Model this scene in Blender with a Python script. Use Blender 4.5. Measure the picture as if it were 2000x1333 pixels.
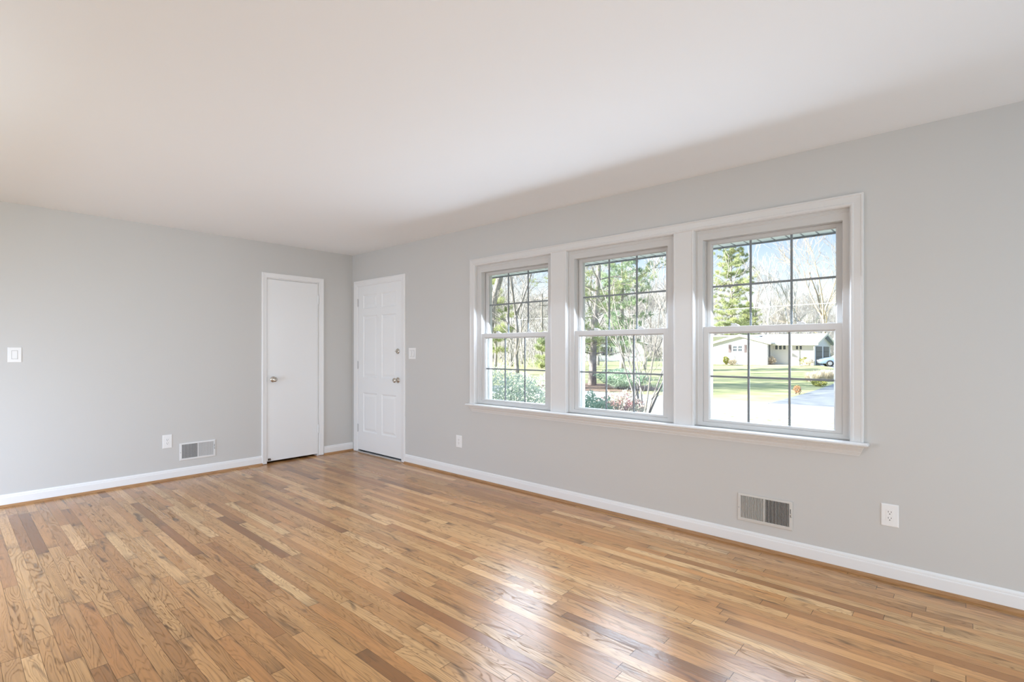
import bpy, math, random
from mathutils import Vector, Matrix, noise as mnoise

# ------------------------------------------------------------------ clear
for o in list(bpy.data.objects):
    bpy.data.objects.remove(o, do_unlink=True)
scene = bpy.context.scene
COL = scene.collection

# ------------------------------------------------------------------ camera
# x runs along the window wall (0 = back wall), y is 0 on the window wall and
# positive outdoors, z is up; metres.
CAM = Vector((5.7086, -3.4116, 1.2515))
YAW = 0.72607
FPX = 986.33
HORIZON = 684.74
cam_data = bpy.data.cameras.new('camera')
cam = bpy.data.objects.new('camera', cam_data)
COL.objects.link(cam)
cam.location = CAM
cam.rotation_euler = (math.pi / 2, 0, YAW)
cam_data.sensor_width = 36.0
cam_data.lens = FPX / 2000.0 * 36.0
cam_data.shift_y = -(666.5 - HORIZON) / 2000.0
cam_data.clip_start = 0.02
cam_data.clip_end = 600
scene.camera = cam

# ------------------------------------------------------------------ world / view
world = bpy.data.worlds.new('sky')
scene.world = world
world.use_nodes = True
wn = world.node_tree
wn.nodes.clear()
w_out = wn.nodes.new('ShaderNodeOutputWorld')
w_bg = wn.nodes.new('ShaderNodeBackground')
w_tc = wn.nodes.new('ShaderNodeTexCoord')
w_sep = wn.nodes.new('ShaderNodeSeparateXYZ')
w_ramp = wn.nodes.new('ShaderNodeValToRGB')
wn.links.new(w_tc.outputs['Generated'], w_sep.inputs[0])
wn.links.new(w_sep.outputs['Z'], w_ramp.inputs[0])
wn.links.new(w_ramp.outputs[0], w_bg.inputs[0])
wn.links.new(w_bg.outputs[0], w_out.inputs[0])
SKY = [(0.0, (0.62, 0.62, 0.62)), (0.09, (0.58, 0.60, 0.62)), (0.145, (0.44, 0.51, 0.61)),
       (0.225, (0.235, 0.345, 0.585)), (0.40, (0.27, 0.40, 0.66)), (1.0, (0.55, 0.72, 1.0))]
el = w_ramp.color_ramp.elements
el[0].position, el[0].color = SKY[0][0], (*SKY[0][1], 1)
el[1].position, el[1].color = SKY[-1][0], (*SKY[-1][1], 1)
for pos, c in SKY[1:-1]:
    e = el.new(pos)
    e.color = (*c, 1)
w_bg.inputs[1].default_value = 1.9

vs = scene.view_settings
scene.display_settings.display_device = 'sRGB'
vs.view_transform = 'Standard'
vs.look = 'None'
vs.exposure = 0.06
vs.gamma = 1.0
vs.use_curve_mapping = False
scene.cycles.use_denoising = True
scene.cycles.max_bounces = 10
scene.cycles.diffuse_bounces = 6
scene.cycles.glossy_bounces = 4
scene.cycles.transmission_bounces = 6
scene.cycles.transparent_max_bounces = 16
scene.cycles.sample_clamp_indirect = 6.0
scene.cycles.caustics_reflective = False
scene.cycles.caustics_refractive = False

# ------------------------------------------------------------------ sun, window light and added fill
SUN_DIR = Vector((0.72, 0.64, -0.49)).normalized()
sd = bpy.data.lights.new('sun', 'SUN')
sd.energy = 22.0
sd.angle = math.radians(0.6)
sd.color = (1.0, 0.95, 0.86)
so = bpy.data.objects.new('sun', sd)
COL.objects.link(so)
so.rotation_euler = SUN_DIR.to_track_quat('-Z', 'Y').to_euler()
so.location = (-20, -20, 20)


def daylight(name, loc, direction, sx, sy, radiance, color):
    """Area light shining in through one opening, seen or added."""
    d = bpy.data.lights.new(name, 'AREA')
    d.shape = 'RECTANGLE'
    d.size, d.size_y = sx, sy
    d.energy = radiance * math.pi * sx * sy
    d.color = color
    o = bpy.data.objects.new(name, d)
    COL.objects.link(o)
    o.location = loc
    o.rotation_euler = Vector(direction).to_track_quat('-Z', 'Y').to_euler()
    return o


WIN_C = [2.668, 3.743, 4.799]          # centres of the three double-hung windows
for c in WIN_C:
    daylight('window_daylight', (c, 0.165, 1.385), (0, -1, -0.63), 0.72, 1.20, 8.4, (0.84, 1.0, 1.23))
daylight('added_left_fill', (1.5, -4.82, 0.72), (0, 1, -1.05), 1.6, 1.25, 10.8, (0.82, 1.03, 1.36))  # added fill from the left, set behind an invented door
daylight('added_front_fill', (7.62, -3.0, 0.62), (-1, 0, -0.9), 3.2, 1.0, 4.6, (1.08, 1.02, 0.94))  # added low fill from the front, set behind an invented window
daylight('added_front_fill', (7.64, -1.3, 1.10), (-1, 0, 0), 1.8, 1.9, 1.5, (0.60, 1.0, 1.40))  # second added front fill in the same invented window
ld = bpy.data.lights.new('added_room_fill', 'POINT')      # added fill light without a fixture, out of view at the left
ld.energy = 15.0
ld.shadow_soft_size = 0.14
ld.color = (0.84, 1.0, 1.08)
lo_ = bpy.data.objects.new('added_room_fill', ld)
COL.objects.link(lo_)
lo_.location = (2.6, -4.2, 1.75)

# ------------------------------------------------------------------ helpers: projection (places far things at a real distance)
SY, CY = math.sin(YAW), math.cos(YAW)
FWD, RGT = Vector((-SY, CY, 0)), Vector((CY, SY, 0))


def at(u, v, y):
    """Point on the plane 'y = const' seen at pixel (u, v) of the 2000x1333 photograph."""
    d = FWD + RGT * ((u - 1000) / FPX) + Vector((0, 0, (HORIZON - v) / FPX))
    return CAM + d * ((y - CAM.y) / d.y)


def at_depth(u, v, depth):
    d = FWD + RGT * ((u - 1000) / FPX) + Vector((0, 0, (HORIZON - v) / FPX))
    return CAM + d * depth


def gz(x, y):
    """Height of the ground outside."""
    t = min(1.0, max(0.0, (y - 20.0) / 38.0))
    t = t * t * (3 - 2 * t)
    return -0.62 + 0.25 * t + max(0.0, y - 62) * 0.015


def on_ground(u, v):
    d = FWD + RGT * ((u - 1000) / FPX) + Vector((0, 0, (HORIZON - v) / FPX))
    t = 3.0
    while t < 200:
        q = CAM + d * t
        if q.z <= gz(q.x, q.y):
            return q
        t += 0.1
    return q


# ------------------------------------------------------------------ helpers: mesh building
class MB:
    def __init__(self):
        self.v, self.f = [], []

    def add(self, verts, faces):
        b = len(self.v)
        self.v += [tuple(p) for p in verts]
        self.f += [tuple(b + i for i in fc) for fc in faces]

    def box(self, x0, x1, y0, y1, z0, z1):
        self.add([(x0, y0, z0), (x1, y0, z0), (x1, y1, z0), (x0, y1, z0),
                  (x0, y0, z1), (x1, y0, z1), (x1, y1, z1), (x0, y1, z1)],
                 [(0, 3, 2, 1), (4, 5, 6, 7), (0, 1, 5, 4), (1, 2, 6, 5), (2, 3, 7, 6), (3, 0, 4, 7)])

    def extrude(self, prof, fn, a, b):
        """Closed 2-D profile swept straight from a to b; fn(p, t) -> 3-D point."""
        n = len(prof)
        vs_ = [fn(p, a) for p in prof] + [fn(p, b) for p in prof]
        fs = [(i, (i + 1) % n, n + (i + 1) % n, n + i) for i in range(n)]
        fs += [tuple(range(n - 1, -1, -1)), tuple(range(n, 2 * n))]
        self.add(vs_, fs)

    def tube(self, pts, rad, n=8, cap=True):
        pts = [Vector(p) for p in pts]
        if not isinstance(rad, (list, tuple)):
            rad = [rad] * len(pts)
        rings = []
        up = None
        for i, p in enumerate(pts):
            t = (pts[min(i + 1, len(pts) - 1)] - pts[max(i - 1, 0)])
            if t.length < 1e-9:
                t = Vector((0, 0, 1))
            t.normalize()
            if up is None:
                up = Vector((0, 0, 1)) if abs(t.z) < 0.9 else Vector((1, 0, 0))
            s = t.cross(up)
            if s.length < 1e-6:
                s = t.orthogonal()
            s.normalize()
            up = s.cross(t)
            rings.append([p + (s * math.cos(2 * math.pi * k / n) + up * math.sin(2 * math.pi * k / n)) * rad[i] for k in range(n)])
        vs_ = [q for r in rings for q in r]
        fs = []
        for i in range(len(pts) - 1):
            for k in range(n):
                fs.append((i * n + k, i * n + (k + 1) % n, (i + 1) * n + (k + 1) % n, (i + 1) * n + k))
        if cap:
            fs.append(tuple(range(n - 1, -1, -1)))
            m = (len(pts) - 1) * n
            fs.append(tuple(range(m, m + n)))
        self.add(vs_, fs)

    def lathe(self, prof, origin, axis, n=24):
        """prof = [(radius, distance along axis)]"""
        axis = Vector(axis).normalized()
        s = axis.orthogonal().normalized()
        u = axis.cross(s)
        o = Vector(origin)
        vs_, fs = [], []
        for r, h in prof:
            for k in range(n):
                a = 2 * math.pi * k / n
                vs_.append(o + axis * h + (s * math.cos(a) + u * math.sin(a)) * r)
        for i in range(len(prof) - 1):
            for k in range(n):
                fs.append((i * n + k, i * n + (k + 1) % n, (i + 1) * n + (k + 1) % n, (i + 1) * n + k))
        fs.append(tuple(range(n - 1, -1, -1)))
        m = (len(prof) - 1) * n
        fs.append(tuple(range(m, m + n)))
        self.add(vs_, fs)

    def build(self, name, mat, parent=None, smooth=False, bevel=0.0, loc=None, recalc=True):
        me = bpy.data.meshes.new(name)
        off = Vector(loc) if loc is not None else None
        vv = self.v if off is None else [tuple(Vector(p) - off) for p in self.v]
        me.from_pydata(vv, [], self.f)
        if recalc:
            import bmesh
            bm = bmesh.new()
            bm.from_mesh(me)
            bmesh.ops.recalc_face_normals(bm, faces=bm.faces)
            bm.to_mesh(me)
            bm.free()
        me.materials.append(mat)
        if smooth:
            for p in me.polygons:
                p.use_smooth = True
        o = bpy.data.objects.new(name, me)
        COL.objects.link(o)
        if off is not None:
            o.location = off
        if parent is not None:
            o.parent = parent
            if off is None:
                pass
        if bevel > 0:
            m = o.modifiers.new('bevel', 'BEVEL')
            m.width = bevel
            m.segments = 2
            m.limit_method = 'ANGLE'
            m.angle_limit = math.radians(40)
        return o


def tag(o, label=None, cat=None, group=None, kind=None):
    if label:
        o['label'] = label
    if cat:
        o['category'] = cat
    if group:
        o['group'] = group
    if kind:
        o['kind'] = kind
    return o


def empty(name, loc=(0, 0, 0), rotz=0.0):
    o = bpy.data.objects.new(name, None)
    o.empty_display_size = 0.1
    COL.objects.link(o)
    o.location = loc
    o.rotation_euler = (0, 0, rotz)
    return o


def copy_tree(o, parent=None):
    c = o.copy()
    COL.objects.link(c)
    if parent is not None:
        c.parent = parent
    for ch in list(o.children):
        copy_tree(ch, c)
    return c


def map_right(a, z, h):      # window wall: a = x, h = distance into the room
    return (a, -h, z)


def map_back(a, z, h):       # back wall: a = y, h = distance into the room
    return (h, a, z)


def map_out(a, z, h):
    return (a, h, z)


def sweep_open(mb, prof, a0, a1, z0, z1, mp):
    """Three-sided mitred casing (legs and head). prof = [(inset, projection)]."""
    paths = []
    for u, h in prof:
        paths.append([mp(a0 + u, z0, h), mp(a0 + u, z1 - u, h), mp(a1 - u, z1 - u, h), mp(a1 - u, z0, h)])
    n = len(prof)
    vs_ = [p for path in paths for p in path]
    fs = []
    for i in range(n - 1):
        for k in range(3):
            fs.append((i * 4 + k, i * 4 + k + 1, (i + 1) * 4 + k + 1, (i + 1) * 4 + k))
    fs.append(tuple(i * 4 for i in range(n)))
    fs.append(tuple(i * 4 + 3 for i in range(n)))
    mb.add(vs_, fs)


def ring(mb, a0, a1, z0, z1, widths, prof, mp, close=False):
    """Four-sided mitred frame. widths = (left, right, bottom, top); prof = [(t, depth)], t from outer 0 to inner 1."""
    l, r, b, t_ = widths
    vs_, fs = [], []
    for t, h in prof:
        vs_ += [mp(a0 + l * t, z0 + b * t, h), mp(a1 - r * t, z0 + b * t, h), mp(a1 - r * t, z1 - t_ * t, h), mp(a0 + l * t, z1 - t_ * t, h)]
    n = len(prof)
    for i in range(n - 1):
        for k in range(4):
            fs.append((i * 4 + k, i * 4 + (k + 1) % 4, (i + 1) * 4 + (k + 1) % 4, (i + 1) * 4 + k))
    if close:
        for k in range(4):
            fs.append(((n - 1) * 4 + k, (n - 1) * 4 + (k + 1) % 4, (k + 1) % 4, k))
    mb.add(vs_, fs)


def wall_panel(mb, a0, a1, z0, z1, holes, mp, h0, h1):
    """Slab with rectangular holes. holes = [(a0, a1, z0, z1)]; between projections h0 and h1."""
    xs = sorted({a0, a1} | {h[0] for h in holes} | {h[1] for h in holes})
    zs = sorted({z0, z1} | {h[2] for h in holes} | {h[3] for h in holes})
    xs = [x for x in xs if a0 <= x <= a1]
    zs = [z for z in zs if z0 <= z <= z1]
    idx = {}

    def vid(i, k, s):
        key = (i, k, s)
        if key not in idx:
            idx[key] = len(mb.v)
            mb.v.append(tuple(mp(xs[i], zs[k], (h0, h1)[s])))
        return idx[key]

    def solid(i, k):
        if i < 0 or k < 0 or i >= len(xs) - 1 or k >= len(zs) - 1:
            return False
        cx, cz = (xs[i] + xs[i + 1]) / 2, (zs[k] + zs[k + 1]) / 2
        return not any(h[0] < cx < h[1] and h[2] < cz < h[3] for h in holes)
    for i in range(len(xs) - 1):
        for k in range(len(zs) - 1):
            if not solid(i, k):
                continue
            for s in (0, 1):
                mb.f.append((vid(i, k, s), vid(i + 1, k, s), vid(i + 1, k + 1, s), vid(i, k + 1, s)))
            if not solid(i - 1, k):
                mb.f.append((vid(i, k, 0), vid(i, k + 1, 0), vid(i, k + 1, 1), vid(i, k, 1)))
            if not solid(i + 1, k):
                mb.f.append((vid(i + 1, k, 0), vid(i + 1, k + 1, 0), vid(i + 1, k + 1, 1), vid(i + 1, k, 1)))
            if not solid(i, k - 1):
                mb.f.append((vid(i, k, 0), vid(i + 1, k, 0), vid(i + 1, k, 1), vid(i, k, 1)))
            if not solid(i, k + 1):
                mb.f.append((vid(i, k + 1, 0), vid(i + 1, k + 1, 0), vid(i + 1, k + 1, 1), vid(i, k + 1, 1)))


# ------------------------------------------------------------------ helpers: materials
class NT:
    def __init__(self, name):
        self.m = bpy.data.materials.new(name)
        self.m.use_nodes = True
        self.t = self.m.node_tree
        self.t.nodes.clear()
        self.out = self.t.nodes.new('ShaderNodeOutputMaterial')

    def n(self, typ, **kw):
        x = self.t.nodes.new(typ)
        for k, v in kw.items():
            setattr(x, k, v)
        return x

    def l(self, a, b):
        self.t.links.new(a, b)

    def math(self, op, a, b=None, c=None, clamp=False):
        x = self.n('ShaderNodeMath', operation=op)
        x.use_clamp = clamp
        for i, s in enumerate((a, b, c)):
            if s is None:
                continue
            if isinstance(s, (int, float)):
                x.inputs[i].default_value = s
            else:
                self.l(s, x.inputs[i])
        return x.outputs[0]

    def ramp(self, fac, stops, interp='LINEAR'):
        x = self.n('ShaderNodeValToRGB')
        x.color_ramp.interpolation = interp
        e = x.color_ramp.elements
        e[0].position, e[0].color = stops[0][0], (*stops[0][1], 1)
        e[1].position, e[1].color = stops[-1][0], (*stops[-1][1], 1)
        for p, c in stops[1:-1]:
            q = e.new(p)
            q.color = (*c, 1)
        self.l(fac, x.inputs[0])
        return x.outputs[0]

    def mix(self, fac, a, b, blend='MIX'):
        x = self.n('ShaderNodeMix', data_type='RGBA', blend_type=blend)
        for s, i in ((fac, 0), (a, 6), (b, 7)):
            if isinstance(s, (int, float)):
                x.inputs[i].default_value = s
            elif isinstance(s, tuple):
                x.inputs[i].default_value = (*s, 1)
            else:
                self.l(s, x.inputs[i])
        return x.outputs[2]

    def noise(self, vec, scale, detail=2.0, rough=0.5, dist=0.0):
        x = self.n('ShaderNodeTexNoise')
        x.inputs['Scale'].default_value = scale
        x.inputs['Detail'].default_value = detail
        x.inputs['Roughness'].default_value = rough
        x.inputs['Distortion'].default_value = dist
        if vec is not None:
            self.l(vec, x.inputs['Vector'])
        return x.outputs['Fac']

    def xyz(self, x, y, z):
        c = self.n('ShaderNodeCombineXYZ')
        for i, s in enumerate((x, y, z)):
            if isinstance(s, (int, float)):
                c.inputs[i].default_value = s
            else:
                self.l(s, c.inputs[i])
        return c.outputs[0]

    def principled(self, color, rough=0.5, metal=0.0, spec=0.5, normal=None, **kw):
        p = self.n('ShaderNodeBsdfPrincipled')
        for key, s in (('Base Color', color), ('Roughness', rough), ('Metallic', metal), ('Specular IOR Level', spec)):
            if isinstance(s, (int, float)):
                p.inputs[key].default_value = s
            elif isinstance(s, tuple):
                p.inputs[key].default_value = (*s, 1)
            else:
                self.l(s, p.inputs[key])
        for k, v in kw.items():
            p.inputs[k.replace('_', ' ')].default_value = v
        if normal is not None:
            self.l(normal, p.inputs['Normal'])
        self.l(p.outputs[0], self.out.inputs[0])
        return p

    def bump(self, h, strength, dist):
        b = self.n('ShaderNodeBump')
        b.inputs['Strength'].default_value = strength
        b.inputs['Distance'].default_value = dist
        self.l(h, b.inputs['Height'])
        return b.outputs[0]

    def coord(self, which='Object'):
        return self.n('ShaderNodeTexCoord').outputs[which]


def paint(name, color, rough=0.5, bump=0.0, scale=300.0, spec=0.4):
    m = NT(name)
    co = m.coord()
    f = m.noise(co, 3.0, 2.0)
    c = m.mix(m.math('MULTIPLY', f, 0.06), color, tuple(x * 0.86 for x in color))
    nrm = m.bump(m.noise(co, scale, 2.0), bump, 0.001) if bump else None
    m.principled(c, rough, 0.0, spec, nrm)
    return m.m


def mottled(name, c1, c2, scale, rough=0.8, detail=4.0, lo=0.35, hi=0.65, bump=0.0, metal=0.0, spec=0.3):
    m = NT(name)
    co = m.coord()
    f = m.noise(co, scale, detail)
    c = m.ramp(f, [(lo, c1), (hi, c2)])
    nrm = m.bump(f, bump, 0.02) if bump else None
    m.principled(c, rough, metal, spec, nrm)
    return m.m


def metal(name, color, rough):
    m = NT(name)
    co = m.coord()
    f = m.noise(co, 60.0, 3.0)
    r = m.math('ADD', m.math('MULTIPLY', f, 0.15), rough - 0.07)
    m.principled(color, r, 1.0, 0.5)
    return m.m


M = {}
M['wall'] = paint('wall_paint', (0.625, 0.618, 0.597), 0.65, 0.10, 260)
M['ceiling'] = paint('ceiling_paint', (0.870, 0.880, 0.885), 0.85, 0.08, 200, 0.2)
M['trim'] = paint('dimmed_trim_paint', (0.73, 0.722, 0.705), 0.32, 0.06, 120, 0.5)  # white window trim toned down to look dim against the daylight
M['base'] = paint('brighter_trim_paint', (0.87, 0.87, 0.865), 0.35, 0.05, 120, 0.5)  # lighter copy of the same white for brighter-lit baseboards and door casings
M['door'] = paint('white_door_paint', (0.89, 0.90, 0.90), 0.38, 0.08, 120, 0.5)
M['vinyl'] = paint('dimmed_vinyl', (0.63, 0.62, 0.60), 0.4)  # white sashes toned down so they look backlit
M['grille'] = paint('backlit_grille', (0.27, 0.29, 0.31), 0.5)  # white muntins coloured grey to look backlit
M['plate'] = paint('white_plastic', (0.88, 0.88, 0.87), 0.35)
M['slot'] = paint('dark_slot', (0.03, 0.03, 0.03), 0.6)
M['dark'] = paint('dark_recess', (0.012, 0.012, 0.013), 0.8)
M['register'] = paint('register_enamel', (0.66, 0.64, 0.60), 0.45)
M['register_white'] = paint('register_white_enamel', (0.80, 0.80, 0.79), 0.45)
M['nickel'] = metal('satin_nickel', (0.62, 0.57, 0.50), 0.26)
M['hinge_dark'] = metal('worn_hinge', (0.45, 0.45, 0.45), 0.4)
M['hinge_painted'] = paint('chipped_hinge_paint', (0.60, 0.60, 0.60), 0.4)
M['alum'] = metal('aluminium', (0.70, 0.69, 0.67), 0.42)
M['rubber'] = paint('brown_rubber', (0.10, 0.07, 0.05), 0.6)


def glass_material():
    m = NT('window_glass')
    tr = m.n('ShaderNodeBsdfTransparent')
    tr.inputs[0].default_value = (0.985, 0.995, 0.99, 1)
    gl = m.n('ShaderNodeBsdfGlossy')
    gl.inputs['Roughness'].default_value = 0.0
    fr = m.n('ShaderNodeFresnel')
    fr.inputs['IOR'].default_value = 1.07
    mx = m.n('ShaderNodeMixShader')
    m.l(fr.outputs[0], mx.inputs[0])
    m.l(tr.outputs[0], mx.inputs[1])
    m.l(gl.outputs[0], mx.inputs[2])
    m.l(mx.outputs[0], m.out.inputs[0])
    return m.m


M['glass'] = glass_material()


def oak_floor():
    m = NT('strip_oak_floor')
    co = m.coord()
    sp = m.n('ShaderNodeSeparateXYZ')
    m.l(co, sp.inputs[0])
    x, y = sp.outputs[0], sp.outputs[1]
    W = 0.0572
    yr = m.math('DIVIDE', y, W)
    row = m.math('FLOOR', yr)
    fy = m.math('FRACT', yr)
    wn1 = m.n('ShaderNodeTexWhiteNoise', noise_dimensions='1D')
    m.l(row, wn1.inputs['W'])
    rr = wn1.outputs['Value']
    vw = m.math('ADD', m.math('MULTIPLY', x, 1.12), m.math('MULTIPLY', rr, 391.0))
    vc = m.n('ShaderNodeTexVoronoi', voronoi_dimensions='1D', feature='F1')
    vc.inputs['Scale'].default_value = 1.0
    m.l(vw, vc.inputs['W'])
    ve = m.n('ShaderNodeTexVoronoi', voronoi_dimensions='1D', feature='DISTANCE_TO_EDGE')
    ve.inputs['Scale'].default_value = 1.0
    m.l(vw, ve.inputs['W'])
    wn2 = m.n('ShaderNodeTexWhiteNoise', noise_dimensions='2D')
    m.l(m.xyz(m.math('MULTIPLY', vc.outputs['W'], 7.31), row, 0), wn2.inputs['Vector'])
    rc = m.n('ShaderNodeSeparateColor')
    m.l(wn2.outputs['Color'], rc.inputs[0])
    r1, r2, r3 = rc.outputs[0], rc.outputs[1], rc.outputs[2]
    # board tone
    base = m.ramp(r1, [(0.0, (0.245, 0.105, 0.036)), (0.05, (0.350, 0.156, 0.053)), (0.18, (0.460, 0.222, 0.078)),
                       (0.55, (0.535, 0.272, 0.099)), (0.86, (0.605, 0.330, 0.130)), (1.0, (0.740, 0.455, 0.210))])
    hue = m.ramp(r2, [(0.0, (1.05, 0.98, 0.93)), (0.5, (1.0, 1.0, 1.0)), (1.0, (0.98, 1.01, 1.02))])
    c = m.mix(1.0, base, hue, 'MULTIPLY')
    # cathedral grain: contour lines of a stretched noise field, different on each board
    gv = m.xyz(m.math('ADD', m.math('MULTIPLY', x, 1.7), m.math('MULTIPLY', r2, 60.0)),
               m.math('ADD', m.math('MULTIPLY', y, 15.0), m.math('MULTIPLY', r3, 40.0)), m.math('MULTIPLY', r1, 33.0))
    g = m.noise(gv, 1.0, 1.6, 0.45, 0.35)
    lines = m.math('FRACT', m.math('MULTIPLY', g, m.math('ADD', m.math('MULTIPLY', r3, 14.0), 13.0)))
    lines = m.math('ABSOLUTE', m.math('SUBTRACT', lines, 0.5))
    cath = m.math('SUBTRACT', 1.0, m.math('MULTIPLY', lines, 4.5), clamp=True)
    pores = m.noise(m.xyz(m.math('MULTIPLY', x, 9.0), m.math('MULTIPLY', y, 330.0), r1), 1.0, 2.0, 0.6)
    pm = m.math('MULTIPLY', m.math('SUBTRACT', pores, 0.33, clamp=True), 2.2, clamp=True)
    gs = m.math('MULTIPLY', m.math('MULTIPLY', cath, m.math('ADD', pm, 0.25)), m.math('ADD', m.math('MULTIPLY', r2, 0.6), 0.55), clamp=True)
    c = m.mix(gs, c, (0.205, 0.102, 0.043))
    streak = m.noise(m.xyz(m.math('MULTIPLY', x, 3.0), m.math('MULTIPLY', y, 70.0), r3), 1.0, 3.0, 0.55)
    c = m.mix(m.math('MULTIPLY', m.math('SUBTRACT', streak, 0.42, clamp=True), 1.1, clamp=True), c, (0.20, 0.115, 0.056))
    # dark mineral streaks and knots
    mn = m.noise(m.xyz(m.math('ADD', m.math('MULTIPLY', x, 3.6), m.math('MULTIPLY', r1, 80.0)),
                       m.math('MULTIPLY', y, 24.0), m.math('MULTIPLY', row, 3.7)), 1.0, 2.0, 0.5, 0.6)
    mk = m.ramp(mn, [(0.61, (0, 0, 0)), (0.76, (1, 1, 1))])
    c = m.mix(m.math('MULTIPLY', mk, 0.8), c, (0.085, 0.045, 0.022))
    # darker stain running in from some board ends
    fx = m.math('SUBTRACT', 1.0, m.math('MULTIPLY', ve.outputs['Distance'], 7.0), clamp=True)
    st = m.math('MULTIPLY', m.math('MULTIPLY', fx, m.math('GREATER_THAN', r3, 0.70)), m.math('MULTIPLY', streak, 1.2), clamp=True)
    c = m.mix(m.math('MULTIPLY', st, 0.75), c, (0.16, 0.085, 0.038))
    # seams
    e1 = m.math('LESS_THAN', m.math('MINIMUM', fy, m.math('SUBTRACT', 1.0, fy)), 0.012)
    e2 = m.math('LESS_THAN', ve.outputs['Distance'], 0.0013)
    seam = m.math('MAXIMUM', e1, e2)
    c = m.mix(m.math('MULTIPLY', seam, 0.80), c, (0.045, 0.026, 0.014))
    rough = m.math('ADD', m.math('MULTIPLY', gs, 0.14), m.math('ADD', m.math('MULTIPLY', r3, 0.05), 0.27))
    h = m.math('SUBTRACT', m.math('MULTIPLY', r1, 0.25), m.math('ADD', m.math('MULTIPLY', seam, 1.0), m.math('MULTIPLY', gs, 0.25)))
    nrm = m.bump(h, 0.16, 0.0012)
    p = m.principled(c, rough, 0.0, 0.10, nrm)
    m.l(m.math('SUBTRACT', 0.76, m.math('ADD', m.math('MULTIPLY', gs, 0.85), m.math('MULTIPLY', seam, 0.5)), clamp=True), p.inputs['Coat Weight'])
    p.inputs['Coat Roughness'].default_value = 0.24
    p.inputs['Coat IOR'].default_value = 1.5
    return m.m


M['floor'] = oak_floor()


def shoe_oak():
    m = NT('oak_shoe')
    co = m.coord()
    sp = m.n('ShaderNodeSeparateXYZ')
    m.l(co, sp.inputs[0])
    v = m.xyz(m.math('MULTIPLY', sp.outputs[0], 9.0), m.math('MULTIPLY', sp.outputs[1], 9.0), m.math('MULTIPLY', sp.outputs[2], 260.0))
    f = m.noise(v, 1.0, 3.0, 0.6)
    c = m.ramp(f, [(0.3, (0.30, 0.150, 0.060)), (0.7, (0.50, 0.275, 0.125))])
    m.principled(c, 0.38, 0.0, 0.5)
    return m.m


M['shoe'] = shoe_oak()

# ------------------------------------------------------------------ room shell
XB, XF, YL, HC = 0.0, 7.5, -4.7, 2.44
mb = MB()
mb.box(XB - 0.75, XF + 0.1, YL - 0.1, 0.13, -0.12, 0.0)
tag(mb.build('floor', M['floor']), 'varnished strip oak floor with random length boards', None, kind='structure')
mb = MB()
mb.box(XB - 0.75, XF + 0.1, YL - 0.1, 0.13, HC, HC + 0.12)
tag(mb.build('ceiling', M['ceiling']), 'plain white painted ceiling', None, kind='structure')

WIN_OPEN = [(2.211, 3.120), (3.285, 4.200), (4.349, 5.253)]
WZ0, WZ1 = 0.738, 2.072
DOOR2 = (0.125, 1.030, 0.0, 2.045)      # entry door hole in the window wall (x)
DOOR1 = (-1.052, -0.452, 0.0, 2.050)    # closet door hole in the back wall (y)
mb = MB()
wall_panel(mb, XB - 0.1, XF + 0.1, 0.0, HC, [(2.20, 5.262, WZ0 - 0.02, WZ1 + 0.008), DOOR2], map_right, 0.0, -0.13)
tag(mb.build('wall_right', M['wall']), 'warm grey window wall', None, kind='structure')
mb = MB()
wall_panel(mb, YL - 0.1, 0.0, 0.0, HC, [DOOR1], map_back, 0.0, -0.10)
tag(mb.build('wall_back', M['wall']), 'pale grey far wall with the closet door', None, kind='structure')
LW = (0.62, 2.38, 0.06, 2.12)  # opening cut for the added left fill
mb = MB()
wall_panel(mb, XB, XF, 0.0, HC, [LW], lambda a, z, h: (a, YL + h, z), 0.0, -0.10)
tag(mb.build('wall_left', M['wall']), 'pale grey left wall behind the viewer', None, kind='structure')
FW = (-4.64, -0.30, 0.06, 2.12)  # opening cut for the added front fills
mb = MB()
wall_panel(mb, YL, 0.0, 0.0, HC, [FW], lambda a, z, h: (XF - h, a, z), 0.0, -0.10)
tag(mb.build('wall_front', M['wall']), 'pale grey wall behind the viewer with an added wide window', None, kind='structure')
# the closet behind the flush door
mb = MB()
mb.box(-0.75, -0.72, -1.5, -0.05, 0, HC)
mb.box(-0.72, -0.10, -1.5, -1.47, 0, HC)
mb.box(-0.72, -0.10, -0.08, -0.05, 0, HC)
tag(mb.build('wall_closet', M['dark']), None, None, kind='structure')

# unseen window, added to carry the front fill lights
wf = MB()
ring(wf, FW[0], FW[1], FW[2], FW[3], (0.06, 0.06, 0.06, 0.06), [(0, 0.0), (1, 0.0), (1, 0.08), (0, 0.08)], lambda a, z, h: (XF + h, a, z), True)
wf.box(XF + 0.01, XF + 0.07, -2.25, -2.20, FW[2] + 0.06, FW[3] - 0.06)
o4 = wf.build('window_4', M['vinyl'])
tag(o4, 'wide unseen window added for fill light', None, kind='structure')
gm = MB()
gm.box(XF + 0.035, XF + 0.041, FW[0] + 0.05, FW[1] - 0.05, FW[2] + 0.05, FW[3] - 0.05)
gm.build('glass_pane', M['glass'], o4)

wf = MB()
ring(wf, LW[0], LW[1], LW[2], LW[3], (0.07, 0.07, 0.07, 0.07), [(0, 0.0), (1, 0.0), (1, 0.08), (0, 0.08)], lambda a, z, h: (a, YL - h, z), True)
wf.box(1.47, 1.53, YL - 0.07, YL - 0.01, LW[2] + 0.07, LW[3] - 0.07)
o5 = wf.build('added_door', M['vinyl'])  # unseen door, added to carry the left fill light
tag(o5, 'unseen sliding glass door added for fill light', None, kind='structure')
gm = MB()
gm.box(LW[0] + 0.06, LW[1] - 0.06, YL - 0.041, YL - 0.035, LW[2] + 0.06, LW[3] - 0.06)
gm.build('glass_pane', M['glass'], o5)

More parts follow.
